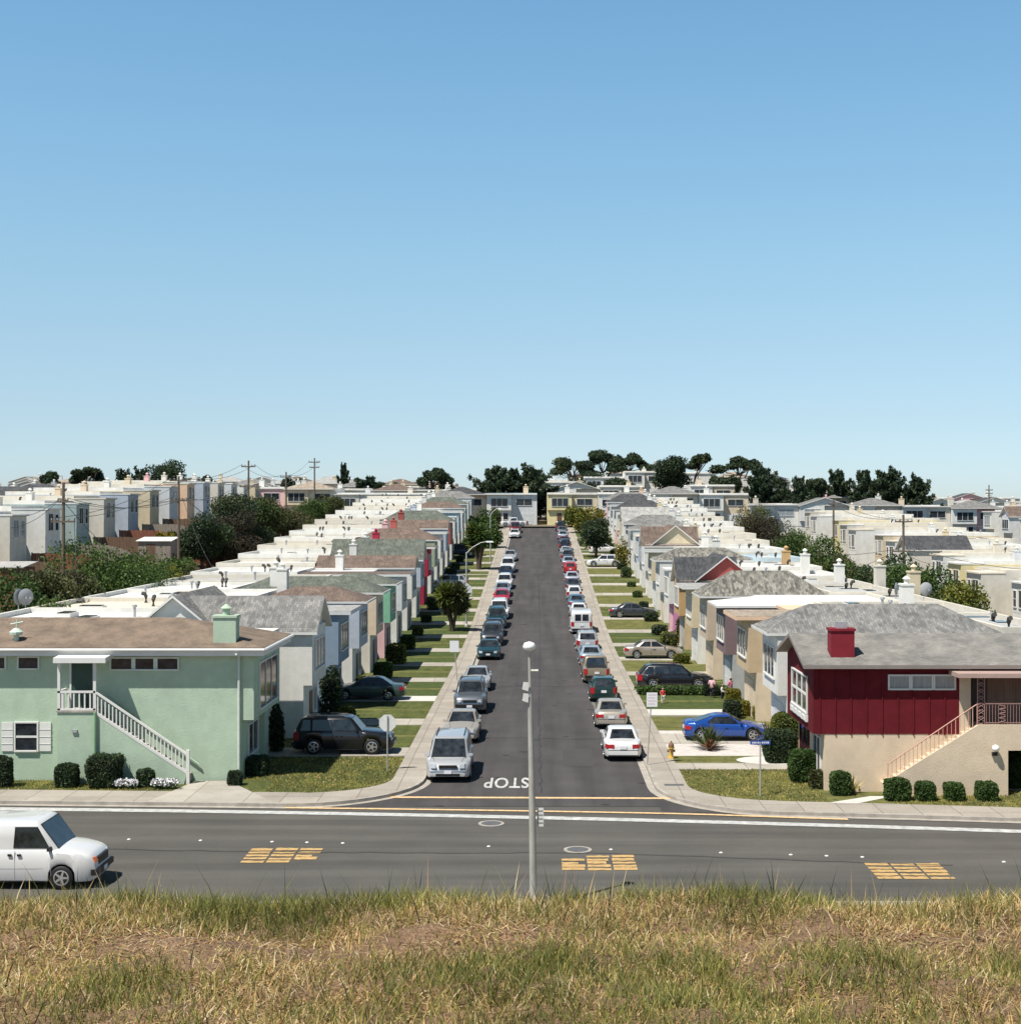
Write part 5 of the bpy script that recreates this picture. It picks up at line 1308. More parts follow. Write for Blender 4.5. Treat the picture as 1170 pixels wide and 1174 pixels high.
sky_l = [(60,536,32,'round',LD,'rounded dark tree, leftmost on the skyline'),(98,529,38,'umbrella',LD,'broad flat-topped dark tree, second from the left on the skyline'),
 (139,537,28,'spiky',LD,'ragged dark cypress to the left of the skyline clump behind the left roofs'),(162,536,26,'spiky',LD,'middle ragged cypress of the clump behind the left roofs'),(188,526,46,'round',LD,'tallest bushy tree of the clump behind the left roofs'),
 (237,540,24,'umbrella',LD,'small thin-crowned tree right of the left skyline clump'),(333,543,34,'bush',LD,'low dark tree between two utility poles on the left'),
 (393,531,13,'spiky',LD,'slender pointed tree right of the tallest utility pole'),(421,545,38,'spiky',LD,'wide low cypress right of the slender pointed tree'),(459,549,30,'bush',LD,'low dark bush-like tree left of the leaning tree'),
 (489,532,36,'umbrella',LD,'wind-bent flat-topped tree leaning right on the skyline'),(507,549,20,'bush',LD,'small bushy tree beside the wind-bent tree'),
 (567,533,50,'spiky',LD,'wide dark cypress behind the houses at the left of the street end'),(609,532,52,'spiky',LD,'wide dark cypress directly behind the end of the street'),(588,537,34,'spiky',LD,'middle dark cypress between the two wide ones at the street end'),(632,547,26,'bush',LD,'low dark tree right of the two street-end cypresses'),
 (656,516,46,'umbrella',LO[:1]+LD,'leftmost tall pine of the group above the street end'),(690,511,50,'umbrella',LD,'tallest middle pine of the group above the street end'),(722,513,42,'umbrella',LD,'rightmost tall pine of the group above the street end'),
 (676,541,44,'round',LD,'dense rounded tree under the tall pines'),(708,546,40,'round',LD,'second dense tree under the tall pines, to the right'),
 (770,524,46,'round',LD,'dense dark tree between the pine group and the hilltop houses'),(796,515,32,'umbrella',LO[:1]+LD,'open tall pine leaning among the hilltop houses'),(846,519,52,'umbrella',LD,'big round-topped pine on the hilltop at the right'),
 (826,540,40,'bush',LD,'low spreading tree under the big round-topped pine'),
 (872,535,40,'spiky',LD,'first cypress of the right skyline row, from the left'),(895,545,30,'round',LD,'second tree of the right skyline row'),(915,545,30,'spiky',LD,'third cypress of the right skyline row'),(937,541,34,'round',LD,'fourth tree of the right skyline row'),
 (960,538,34,'spiky',LD,'fifth cypress of the right skyline row'),(989,536,38,'spiky',LD,'sixth cypress of the right skyline row'),(1018,533,48,'spiky',LD,'tallest cypress of the right skyline row'),(1050,543,38,'spiky',LD,'last cypress at the right end of the skyline row')]
for i, (px, yt, wp, stl, ms, lb) in enumerate(sky_l):
    Y = 318 + (i * 37 % 5) * 6 if px < 860 else 290 + (i % 3) * 6
    if px in (567, 588, 609): Y = 292 + (px == 588) * 5
    if px in (656, 690, 722, 796, 846): Y = 345
    nm = {'spiky':'cypress_tree','umbrella':'pine_tree','round':'bushy_tree','bush':'low_tree'}[stl]
    tree_px(nm, px, yt, wp, Y, stl, ms, lb + '', 'tree', SK, i + 1, byY=True, H=None, n=9500 if wp > 30 else 5500, leafs=.25 if stl != 'spiky' else .27, lean=.18 if px in (489, 796) else (.03 if stl == 'spiky' else 0))
# ------------------------------------------------------------------ street trees, garden trees
GS = 'trees in the front gardens'
def atree(name, px, ytop, wpx, d, style, ms, lb, group=GS, seed=1, **k):
    return tree_px(name, px, ytop, wpx, d, style, ms, lb, 'tree', group, seed, byY=True, **k)
atree('cordyline_tree', 518.5, 669, 34, 131, 'cordyline', LO+LY[:2], 'forked yellow-green spiky tree on a lawn by the left lamp post', seed=41, n=2600, leafs=.20)
atree('street_tree', 549, 600, 27, 186, 'cordyline', LG+LY[:1], 'taller spiky green tree below the upper left street lamp', seed=42, n=2600, leafs=.22)
atree('street_tree', 561, 588, 20, 218, 'bush', LG, 'dark leafy tree above the upper left street lamp', seed=43, n=1800, leafs=.2)
atree('street_tree', 541, 606, 22, 205, 'bush', LG, 'green bushy tree against the upper left house fronts', seed=44, n=1500, leafs=.18)
atree('street_tree', 552, 574, 22, 243, 'bush', LG, 'green tree near the top of the left house row', seed=45, n=1800, leafs=.2)
atree('street_tree', 566, 580, 14, 256, 'bush', LY[1:2]+LG, 'small tree at the top end of the left pavement', seed=46, n=1200, leafs=.18)
atree('round_tree', 683, 592, 42, 203, 'round', LG[2:]+LD, 'dense round dark green tree above the white cars on the right', seed=47, n=5200, leafs=.17)
atree('street_tree', 671, 568, 38, 246, 'bush', LY+LG[:1], 'yellow-green bushy tree at the top end on the right', seed=48, n=3600, leafs=.2)
atree('street_tree', 712, 612, 12, 187, 'bush', LY, 'small golden shrub between the white car and the house fronts', seed=49, n=900, leafs=.14)
atree('conical_shrub', 784, 702, 20, 123, 'column', LD, 'dark egg-shaped shrub by the right house fronts', seed=50, n=2600, leafs=.09)
atree('tall_shrub', 317, 806, 17, 69.5, 'column', LD, 'dark upright shrub against the street side of the green house', seed=51, n=1800, leafs=.09)
atree('tall_shrub', 379, 762, 26, 80.3, 'column', LD, 'tall dark hedge-like shrub by the slate blue house', seed=52, n=2600, leafs=.09)
GB = 'garden trees behind the left houses'
for i, (px, yt, wp, X_, st, ms, lb) in enumerate([
 (22,636,80,-32,'bush',LG,'light green bush at the left edge behind the green house roof'),(56,646,74,-32,'bush',LO,'olive bush left of the near utility pole'),
 (118,618,104,-34,'round',LG,'big deep green garden tree right of the near utility pole'),(160,634,76,-33,'bush',LG+LY[:1],'yellowish green bush right of the big garden tree'),
 (92,648,56,-31.5,'bush',LO+LB[:1],'reddish brown bush below the big garden tree'),(200,634,44,-34,'bush',LG,'small green bush at the foot of the second utility pole'),
 (196,607,18,-43,'bush',LY[1:],'light green shrub near the stepped house backs'),
 (232,590,46,-39,'bush',LD+LG[2:],'dark green bush right of the second utility pole'),(262,571,50,-39,'round',LD+LO[:1],'rounded dark tree in front of the far left house backs'),
 (262,586,54,-37,'bush',LB,'purplish bronze bush in the middle of the left gardens'),(300,574,52,-37,'round',LG[2:]+LO,'large dark green tree left of the tall poles'),
 (325,583,42,-35,'bush',LO+LB,'olive brown bush beside the white roofs'),(290,601,44,-36,'bush',LG[2:]+LD,'dark green bush just beyond the white roofs'),
 (352,574,34,-37,'bush',LG,'leafy bush between the two tallest poles'),(376,571,34,-36,'round',LG[2:]+LO,'green tree right of the tallest pole'),(345,590,36,-35,'bush',LO,'low olive bush by the white roofs')]):
    tree_px('garden_tree', px, yt - 5, wp * 1.3, X_, 'round' if i % 2 else st, ms, lb, 'tree', GB, 60 + i, n=20000 if wp > 45 else 11000, leafs=.11 if px < 220 else .12)
GC = 'garden trees behind the right houses'
for i, (px, yt, wp, X_, st, ms, lb) in enumerate([
 (862,577,30,34,'bush',LO+LY[:1],'yellowish bush behind the right house row, leftmost'),(872,588,34,33,'bush',LB,'purple-brown bush left of the green garden bushes'),
 (898,597,34,32,'bush',LB+LO[:1],'brownish bush at the left end of the right gardens'),
 (915,612,42,32,'bush',LG,'bright green bush behind the tan chimney'),(945,615,50,31,'bush',LG+LY[:1],'broad green bush left of the right utility pole'),(962,637,36,31,'bush',LO+LG,'olive bush between the two right poles'),
 (1012,638,56,31,'round',LG[2:]+LD[:1],'dark green tree behind the right utility pole'),(1050,650,60,31,'bush',LG,'green bush right of the right utility pole'),(1085,654,64,31,'bush',LG[2:]+LO[:1],'wide dark green bush right of the satellite dish'),
 (1110,671,64,30,'bush',LY+LG,'golden green bush behind the cream chimney'),(1145,688,54,30,'bush',LG+LY[:1],'green bush at the right edge'),
 (985,652,34,31,'bush',LO,'small olive bush left of the dark tree in the right gardens')]):
    tree_px('garden_tree', px, yt - 7, wp * 1.35, X_, 'round' if i % 2 else st, ms, lb, 'tree', GC, 80 + i, n=9000 if wp > 45 else 5500, leafs=.12)

# ------------------------------------------------------------------ clipped hedges and shrubs
def hedge(cx, cy, w_, d_, h_, label, ms=LG, seed=0, z=.12, top=1.0, group='clipped shrubs round the corner houses', kind='clipped_shrub', n=None, size=.055):
    """clipped block: rounded leafy shell over a dark twiggy core; `top` > 1 flares outwards"""
    g = np.random.default_rng(seed + 900); n = n or int(2600 * (w_ * h_ * 2 + d_ * h_ * 2 + w_ * d_) / 3.5) + 500
    root = thing(kind, (cx, cy, z), label, 'shrub', group)
    d = g.normal(size=(n, 3)); e = 5.0
    d /= (np.abs(d) ** e).sum(1)[:, None] ** (1 / e)
    wob = 1 + .05 * np.sin(d[:, 0] * 5 + seed) * np.sin(d[:, 2] * 4 + 2 * seed) + .035 * g.normal(size=n)
    p = d * np.array([w_/2, d_/2, h_/2]) * wob[:, None]; p[:, 2] += h_ / 2
    f = 1 + (top - 1) * (p[:, 2] / h_); p[:, 0] *= f; p[:, 1] *= f
    p[:, 2] = np.maximum(p[:, 2], .03)
    t = g.normal(size=(n, 3)); t /= np.linalg.norm(t, axis=1)[:, None]; u = np.cross(t, g.normal(size=(n, 3))); u /= np.linalg.norm(u, axis=1)[:, None]
    s = size * (.6 + .8 * g.random(n))[:, None]
    v = np.stack([p - t*s, p + u*s*.6, p + t*s, p - u*s*.6], 1).reshape(-1, 3)
    me = bpy.data.meshes.new('foliage'); me.vertices.add(4*n); me.vertices.foreach_set('co', v.ravel()); me.loops.add(4*n); me.loops.foreach_set('vertex_index', np.arange(4*n, dtype=np.int32))
    me.polygons.add(n); me.polygons.foreach_set('loop_start', np.arange(0, 4*n, 4, dtype=np.int32))
    for m in ms: me.materials.append(m)
    me.polygons.foreach_set('material_index', g.integers(0, len(ms), n).astype(np.int32)); me.update(calc_edges=True); me.validate()
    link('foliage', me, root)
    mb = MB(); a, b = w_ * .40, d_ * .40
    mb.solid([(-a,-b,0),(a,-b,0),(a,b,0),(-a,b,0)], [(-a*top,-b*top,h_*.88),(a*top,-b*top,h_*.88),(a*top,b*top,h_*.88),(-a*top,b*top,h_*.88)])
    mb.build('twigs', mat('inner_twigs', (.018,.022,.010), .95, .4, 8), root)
    return root
YH = 60.6
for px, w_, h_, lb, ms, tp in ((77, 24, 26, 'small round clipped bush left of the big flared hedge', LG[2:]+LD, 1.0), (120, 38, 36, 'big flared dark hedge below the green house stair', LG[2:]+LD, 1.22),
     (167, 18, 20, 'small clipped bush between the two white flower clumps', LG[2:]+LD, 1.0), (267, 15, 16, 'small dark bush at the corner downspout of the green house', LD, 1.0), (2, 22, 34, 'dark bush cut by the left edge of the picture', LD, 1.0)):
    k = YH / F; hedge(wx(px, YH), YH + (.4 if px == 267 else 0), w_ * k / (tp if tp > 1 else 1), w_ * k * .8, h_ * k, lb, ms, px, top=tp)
hedge(wx(293, 63), 63.4, .9, 1.2, .8, 'dark low bushes at the shaded corner of the green house', LD, 5)
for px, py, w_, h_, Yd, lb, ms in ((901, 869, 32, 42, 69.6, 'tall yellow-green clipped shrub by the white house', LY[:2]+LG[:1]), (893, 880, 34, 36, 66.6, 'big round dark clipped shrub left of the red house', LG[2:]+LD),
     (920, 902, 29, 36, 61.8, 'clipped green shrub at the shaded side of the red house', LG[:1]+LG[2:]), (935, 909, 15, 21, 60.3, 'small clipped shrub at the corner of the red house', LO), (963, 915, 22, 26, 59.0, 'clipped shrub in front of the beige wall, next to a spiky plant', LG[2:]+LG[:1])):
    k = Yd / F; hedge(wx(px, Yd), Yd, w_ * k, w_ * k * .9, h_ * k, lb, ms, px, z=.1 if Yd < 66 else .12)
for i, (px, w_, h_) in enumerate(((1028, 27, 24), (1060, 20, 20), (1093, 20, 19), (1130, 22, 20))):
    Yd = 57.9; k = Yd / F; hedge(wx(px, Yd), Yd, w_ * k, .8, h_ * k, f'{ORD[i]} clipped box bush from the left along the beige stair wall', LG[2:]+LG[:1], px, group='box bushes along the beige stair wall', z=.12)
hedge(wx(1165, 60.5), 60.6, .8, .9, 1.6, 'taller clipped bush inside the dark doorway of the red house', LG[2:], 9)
# white flowering clumps
def flowers(cx, cy, w_, h_, label, z=.12, seed=0, fc=(.72,.70,.72), kind='flower_clump'):
    root = thing(kind, (cx, cy, z), label, 'flowers', 'white flower clumps below the stair' if fc[0] > .7 and fc[1] > .6 else None)
    bl = [(random.Random(seed+i).uniform(-.4,.4)*w_, 0, h_*.5, w_*.22, w_*.2, h_*.45) for i in range(6)]
    link('foliage', leafmesh('foliage', bl, 500, .05, LG, seed), root)
    link('blossom', leafmesh('blossom', [(a,b-.05,c+h_*.16,d,e,f*.8) for a,b,c,d,e,f in bl], 420, .045, [mat('petal_%.2f_%.2f' % fc[:2], fc, .6, .1)], seed+1, shell=.8, aspect=.9), root)
    return root
flowers(wx(144, 60.2), 60.2, 1.0, .42, 'white flower clump beside the big flared hedge', seed=1)
flowers(wx(188, 60.2), 60.2, 1.2, .45, 'long white flower clump near the foot of the stair', seed=2)
# small front garden shrubs along both rows
pr = None; rnd = random.Random(77)
for side in (-1, 1):
    for k in range(1, 18):
        yn = lot_y(side, k) + (8.0 if side < 0 else 1.0) + rnd.uniform(-.5, .5)
        if yn > 225 or (side > 0 and k in (1, 4)): continue
        ms = rnd.choice([LG[2:]+LD, LG, LY[:2], LD]); sz = rnd.uniform(.7, 1.25)
        cn = 'yellow-green' if ms[0] in LY else 'dark green' if ms[0] in LD or ms[0] is LG[2] else 'green'
        gname = 'house_shrub'
        if side < 0 and k in (2, 4): ms = LY[:2]; cn = 'yellow-green'; sz = 1.2
        hedge(side * (10.9 if side < 0 else 11.0), yn, sz * 1.2, sz, sz * rnd.uniform(.7, 1.3), f"{cn} shrub at the front of the {ORD[k-1]} house beyond the {'green' if side < 0 else 'red'} corner house", ms, k * 7 + side, z=road_z(yn) + .1,
              group='shrubs along the house fronts', kind='garden_shrub', n=700 if k > 5 else 1400, size=.08)
for px, py, Yd, lb in ((840, 812, 87, 'golden shrub left of the small golden shrub, by the beige house front'), (852, 828, 81.5, 'small golden round shrub behind the blue coupe'), (872, 822, 80, 'golden shrub at the white house wall')):
    hedge(wx(px, Yd), Yd, .85, .8, .8, lb, LY, px, kind='garden_shrub', group='golden shrubs behind the blue coupe')
# spiky plants
def spiky(cx, cy, h_, label, ms, n=46, seed=0, z=.12, wd=.05):
    rnd = random.Random(seed); root = thing('yucca_plant', (cx, cy, z), label, 'plant'); mb = MB()
    for i in range(n):
        a = rnd.uniform(0, 6.28); el = rnd.uniform(.25, 1.5); l = h_ * rnd.uniform(.7, 1.1); c_, s_ = math.cos(a), math.sin(a)
        p1 = Vector((c_*math.cos(el)*l*.55, s_*math.cos(el)*l*.55, math.sin(el)*l*.6)); p2 = Vector((c_*math.cos(el)*l, s_*math.cos(el)*l, math.sin(el)*l*.95)); q = Vector((-s_, c_, 0)) * wd
        mb.face([(0,0,.05), p1 - q, p2, p1 + q], rnd.randrange(len(ms)))
    mb.build('leaves', ms, root, fix=False)
    t = MB(); t.lathe([(.12,0),(.09,.3),(.02,.35)], 8); t.build('stem', BARK, root)
    return root
spiky(wx(812, 70.3), 70.3, 1.35, 'large spiky yucca in the white gravel bed', LG+LO, 80, 1)
link_o = spiky(wx(812, 70.1), 69.7, .7, 'reddish brown low plant at the foot of the yucca', [mat('leaf_rust', (.16,.06,.03), .8, .3), mat('leaf_rust2', (.22,.12,.06), .8, .3)], 60, 2)
spiky(wx(976, 59.3), 59.2, .95, 'pale spiky plant against the beige wall of the red house', [mat('leaf_straw', (.45,.36,.16), .8, .2)]+LY[:1], 26, 3)
spiky(wx(883, 70.6), 70.8, 1.5, 'dark red leafy plant at the corner of the white house', [mat('leaf_wine', (.06,.025,.02), .7, .3), LD[0]], 60, 4)
# dark hedge row beside the crossover
hedge(wx(800, 90.6), 90.8, 7.4, 1.3, .5, 'low unclipped hedge strip in front of the black crossover', LG, 31, kind='hedge_row', group=None, n=5200, size=.08)

# ------------------------------------------------------------------ street furniture
def lamp_near():
    r_ = thing('street_lamp', (wx(611.5, 42.65), 42.65, .13), 'pale street lamp post with round white head standing in the middle foreground', 'street lamp')
    H = wz(742, 42.65) - .13
    lx = wx(606.5, 42.65) - wx(611.5, 42.65)
    m = MB(); m.tube([(0,0,0),(lx*.35,0,H*.4),(lx*.8,0,H*.82)], [.115,.10,.075], 12); m.tube([(lx*.8,0,H*.82),(lx,0,H)], [.05,.045], 10); m.build('pole', GALV, r_, smooth_ang=50)
    m = MB(); m.lathe([(.03,-.12),(.17,-.06),(.20,.02),(.15,.13),(.02,.17)], 20, (lx, 0, H)); m.build('lamp_head', mat('lamp_head_white', (.74,.75,.74), .35, .05), r_, smooth_ang=60)
    for z_ in (wz(787,42.65), wz(800,42.65)):
        m = MB(); m.box(-.30, -.06, -.02, .0, z_ - .14, z_ + .06) if False else m.solid([(lx*.8-.24,-.12,z_-.2),(lx*.8-.06,-.12,z_-.26),(lx*.8-.04,-.12,z_+.0),(lx*.8-.2,-.12,z_+.02)], [(lx*.8-.24,-.10,z_-.2),(lx*.8-.06,-.10,z_-.26),(lx*.8-.04,-.10,z_),(lx*.8-.2,-.10,z_+.02)])
        m.build('small_sign', mat('sign_back', (.62,.62,.60), .5, .1), r_)
    m = MB(); m.tube([(-.08,-.02,wz(769,42.65)-.13),(.14,-.02,wz(769,42.65)-.13)], .05, 6); m.build('bracket', GALV, r_)
    zc = wz(940, 42.65)
    m = MB(); m.box(.10, .30, .05, .065, zc - .34, zc + .22); s_ = m.build('sign_plate', mat('sign_back', (.62,.62,.60), .5, .1), r_)
    m = MB()
    for i in range(4): m.box(.12, .28, .042, .0495, zc + .12 - i*.12, zc + .15 - i*.12)
    m.build('sign_print', mat('sign_print', (.25,.25,.27), .6), s_)
lamp_near()
def cobra(px, yb, ytop, arm_px, arm_y, d, label, sign=None):
    X_ = wx(px, d); z0 = road_z(d) + .13; H = wz(ytop, d) - z0; ax = wx(arm_px, d) - X_; az = wz(arm_y, d) - z0
    r_ = thing('street_lamp', (X_, d, z0), label, 'street lamp', 'street lamps on the left pavement')
    m = MB(); m.lathe([(.16,0),(.16,.25),(.10,.3)], 10); m.tube([(0,0,.2),(0,0,H)], [.10,.07], 10); m.build('pole', GALV, r_, smooth_ang=50)
    m = MB(); m.tube([(0,0,H-.15),(ax*.25,0,H+(az-H)*.45),(ax*.6,0,H+(az-H)*.9),(ax*.85,0,az)], [.055,.05,.045,.04], 8); m.build('arm', GALV, r_, smooth_ang=50)
    m = MB(); m.solid([(ax*.82,-.10,az-.07),(ax*1.12,-.13,az-.07),(ax*1.12,.13,az-.07),(ax*.82,.10,az-.07)], [(ax*.82,-.06,az+.07),(ax*1.1,-.07,az+.06),(ax*1.1,.07,az+.06),(ax*.82,.06,az+.07)]); m.build('lamp_head', mat('lamp_head_grey', (.6,.61,.6), .4, .05), r_)
    return r_
lp = cobra(534.5, 714, 633, 562, 621, 134, 'curved-arm street lamp beside the forked spiky tree')
cobra(562, 643, 590, 573, 583, 193, 'curved-arm street lamp further up the left pavement')
SB = mat('sign_back', (.62,.62,.60), .5, .1)
m = MB(); z_ = wz(676, 134) ; a = wx(535, 134)
r_ = thing('traffic_sign', (a, 133.8, z_), 'grey back of a large pointed sign on the left lamp post', 'road sign'); m.solid([(-.5,0,-.55),(.5,0,-.55),(.5,0,.25),(0,0,.65),(-.5,0,.25)], [(-.5,.03,-.55),(.5,.03,-.55),(.5,.03,.25),(0,.03,.65),(-.5,.03,.25)]); m.build('sign_plate', SB, r_)
m = MB(); m.box(-.08,.08,.031,.12,-.2,.2); m.build('bracket', GALV, r_)
# stop sign from behind
def postsign(px, yb, yt, d, label, name='traffic_sign', cat='road sign', shape='oct', w_=.75, h_=.75, pt=.03, lean=0, col=None):
    X_ = wx(px, d); z0 = road_z(d) + .13; zc = wz(yt, d) - z0
    r_ = thing(name, (X_, d, z0), label, cat); m = MB(); m.tube([(0,0,0),(lean,0,zc + h_*.45)], pt, 8); m.build('post', GALV, r_)
    m = MB()
    if shape == 'oct': pts = [(w_/2/math.cos(R(22.5))*math.cos(R(22.5+45*i)), w_/2/math.cos(R(22.5))*math.sin(R(22.5+45*i))) for i in range(8)]
    else: pts = [(-w_/2,-h_/2),(w_/2,-h_/2),(w_/2,h_/2),(-w_/2,h_/2)]
    yy = pt + .004 if shape == 'oct' else -pt - .024
    m.solid([(x+lean, yy, zc+z) for x, z in pts], [(x+lean, yy+.02, zc+z) for x, z in pts]); p = m.build('sign_plate', col or SB, r_)
    return r_, p, zc, yy
postsign(444, 880, 829, 64.3, 'back of the octagonal stop sign on the left corner lawn')
r2, p2, zc, yy = postsign(741.5, 877, 802, 65.8, 'small white sign with faint red print on a thin post at the right corner', shape='rect', w_=.5, h_=.66, lean=.22, col=PLATE)
m = MB()
for i in range(4): m.box(.22-.19, .22+.19-.05*(i%2), yy-.006, yy-.001, zc+.22-i*.14, zc+.235-i*.14)
m.build('sign_print', mat('sign_red', (.55,.25,.25), .6), p2)
postsign(524, 787, 741, 97.6, 'small white sign on a thin post beside the left pavement', shape='rect', w_=.62, h_=.78, lean=-.2, col=PLATE)
# street name sign
r_ = thing('street_name_sign', (wx(871, 58.6), 58.6, .12), 'blue street name sign with two crossed blades on the corner lawn by the red house', 'street sign')
H = wz(850, 58.6) - .12
m = MB(); m.tube([(0,0,0),(0,0,H-.1)], .035, 8); m.build('post', GALV, r_)
BL = mat('sign_blue', (.03,.09,.33), .5, .05); WL = mat('sign_white_letters', (.72,.72,.74), .5, 0)
for zz, dx, dy in ((H-.05, .40, .02), (H+.12, .22, .36)):
    m = MB(); n_ = Vector((dx,dy,0)).normalized(); q = Vector((-n_.y, n_.x, 0)) * .012
    a_, b_ = -n_*.42, n_*.42
    m.solid([tuple(a_-q+Vector((0,0,zz-.08))), tuple(b_-q+Vector((0,0,zz-.08))), tuple(b_+q+Vector((0,0,zz-.08))), tuple(a_+q+Vector((0,0,zz-.08)))], [tuple(a_-q+Vector((0,0,zz+.08))), tuple(b_-q+Vector((0,0,zz+.08))), tuple(b_+q+Vector((0,0,zz+.08))), tuple(a_+q+Vector((0,0,zz+.08)))])
    pl = m.build('name_blade', BL, r_)
    m = MB(); rnd = random.Random(int(dx*100)); x = -.34
    while x < .3:
        l = rnd.uniform(.03,.07); a_, b_ = n_*x, n_*(x+l); q2 = q*1.35
        m.solid([tuple(a_-q2+Vector((0,0,zz-.035))), tuple(b_-q2+Vector((0,0,zz-.035))), tuple(b_-q*1.02+Vector((0,0,zz-.035))), tuple(a_-q*1.02+Vector((0,0,zz-.035)))], [tuple(a_-q2+Vector((0,0,zz+.035))), tuple(b_-q2+Vector((0,0,zz+.035))), tuple(b_-q*1.02+Vector((0,0,zz+.035))), tuple(a_-q*1.02+Vector((0,0,zz+.035)))]); x += l + .03
    m.build('worn_lettering', WL, pl)
# hydrant
r_ = thing('fire_hydrant', (wx(769, 67.6), 67.6, .13), 'yellow fire hydrant with rusty brown top beside the right pavement', 'fire hydrant')
m = MB(); m.lathe([(.17,0),(.17,.05),(.10,.06),(.105,.42),(.15,.45),(.15,.50)], 14); m.build('barrel', mat('hydrant_yellow', (.62,.40,.06), .5, .15), r_, smooth_ang=40)
m = MB(); m.lathe([(.14,.502),(.14,.60),(.10,.70),(.04,.74),(.04,.80)], 14); m.build('bonnet', mat('hydrant_brown', (.17,.09,.05), .7, .2), r_, smooth_ang=40)
for dx, dy in ((1,0),(-1,0),(0,-1)):
    m = MB(); m.tube([(dx*.09,dy*.09,.34),(dx*.19,dy*.19,.34)], .06, 10); m.build('nozzle', mat('hydrant_brown', (.17,.09,.05), .7, .2), r_)
# utility poles and wires
poles = {}
def pole(px, ytop, X_, arms, label, lean=0):
    Y = F * X_ / (px - VX); z0 = terr(X_, Y); H = wz(ytop, Y) - z0
    r_ = thing('utility_pole', (X_, Y, z0), label, 'utility pole', 'wooden utility poles in the back gardens')
    m = MB(); m.tube([(0,0,-.3),(lean,0,H)], [.17,.11], 9); m.build('pole', WOODP, r_)
    pts = []
    for (dy, hwid) in arms:
        zz = H - dy * Y / F
        m = MB(); m.box(-hwid, hwid, -.17, -.05, zz - .07, zz + .07); a = m.build('crossarm', WOODP, r_)
        m = MB()
        for i in (-1, -.5, .5, 1): m.lathe([(.04,0),(.07,.05),(.07,.12),(.03,.2)], 7, (hwid*.93*i, -.11, zz + .07))
        m.build('insulators', mat('insulator', (.25,.22,.2), .3, 0), a)
        pts.append([(X_ + hwid*.93*i, Y - .11, z0 + zz + .27) for i in (-1, -.5, .5, 1)])
    poles[px] = pts
    return r_
pole(73, 553, -37, [(45, .95), (22, .4)], 'dark utility pole nearest on the left, crossarm low')
pole(205, 546, -37, [(5, .9), (28, .9)], 'utility pole in front of the stepped house backs')
pole(285, 528, -37, [(7, .9), (30, 1.1)], 'utility pole with crossarms near the dark garden trees')
pole(328, 541, -37, [(6, .8)], 'thin utility pole left of the tallest one')
pole(360.5, 525, -37, [(5, .9), (11, .8)], 'tallest utility pole on the left against the sky')
pole(1035, 590, 37, [(8, .9), (42, 1.15)], 'pale utility pole with a low crossarm behind the right roofs')
pole(955, 572, 37, [(6, .8)], 'brown utility pole behind the right roofs, left of the pale one')
pole(1133, 556, 90, [(6, .7), (10, .7)], 'distant utility pole against the sky at the right')
_X = wx(620, 300); r_ = thing('utility_pole', (_X, 300, terr(_X, 300)), 'slender utility pole behind the houses at the end of the street', 'utility pole'); m = MB(); m.tube([(0,0,0),(0,0,wz(541,300)-terr(_X,300))], [.2,.13], 8); m.build('pole', GALV, r_)
m = MB(); m.box(-.8,.8,-.2,-.1,6.9,7.05); m.build('crossarm', WOODP, r_)
WIRE = mat('wire_black', (.03,.03,.03), .6, 0)
def wire(a, b, sag, label, rad=.018):
    m = MB(); a = Vector(a); b = Vector(b); n = 14
    m.tube([tuple(a.lerp(b, i/n) - Vector((0,0,sag*4*(i/n)*(1-i/n)))) for i in range(n+1)], max(rad, .022), 4)
    o = m.build('power_line', WIRE); tag(o, label, 'power line', 'power lines between the poles')
seq = [(73,205),(205,285),(285,328),(328,360.5)]
for a, b in seq:
    for i, nm in ((0,'left'),(3,'right')):
        wire(poles[a][0][i], poles[b][0][i], .8, f'{nm} black wire of the {ORD[seq.index((a,b))]} span between the left poles', .014)
for i, nm in ((0,'left'),(3,'right')): wire(poles[955][0][i], poles[1035][0][i], .7, f'{nm} black wire between the two right garden poles', .014)
for a, b in ((73,205),(205,285)):
    for i, nm in ((0,'left'),(3,'right')): wire(poles[a][1][i], poles[b][1][i], .9, f'lower {nm} wire of the {ORD[seq.index((a,b))]} span between the left poles', .016)
for i, (xx, yy) in enumerate(((-30.2, 112), (-44, 118), (-50, 134))): wire(poles[73][1][1], (xx, yy, terr(xx, yy) + 5.6), .5, f'{ORD[i]} service wire from the near left pole to a house', .012)
for i, (xx, yy) in enumerate(((-30.2, 160), (-50, 150), (-50, 172), (-30.2, 132))): wire(poles[205][1][2], (xx, yy, terr(xx, yy) + 5.6), .6, f'{ORD[i]} service wire from the second left pole to a house', .012)
for i, (xx, yy) in enumerate(((25.6, 128), (46, 160), (25.6, 152))): wire(poles[1035][1][1], (xx, yy, terr(xx, yy) + 5.8), .6, f'{ORD[i]} service wire from the pale right pole to a house', .012)
wire(poles[73][0][3], (-30, 92, 6.3), .4, 'service wire from the near left pole down to a white roof', .012)
wire(poles[205][1][3], (-30, 150, 8.1), .6, 'service wire from the second left pole down to the roofs', .012)
wire(poles[1035][1][3], (46, 124, 6.5), .5, 'service wire from the pale right pole down to the white roofs', .012)
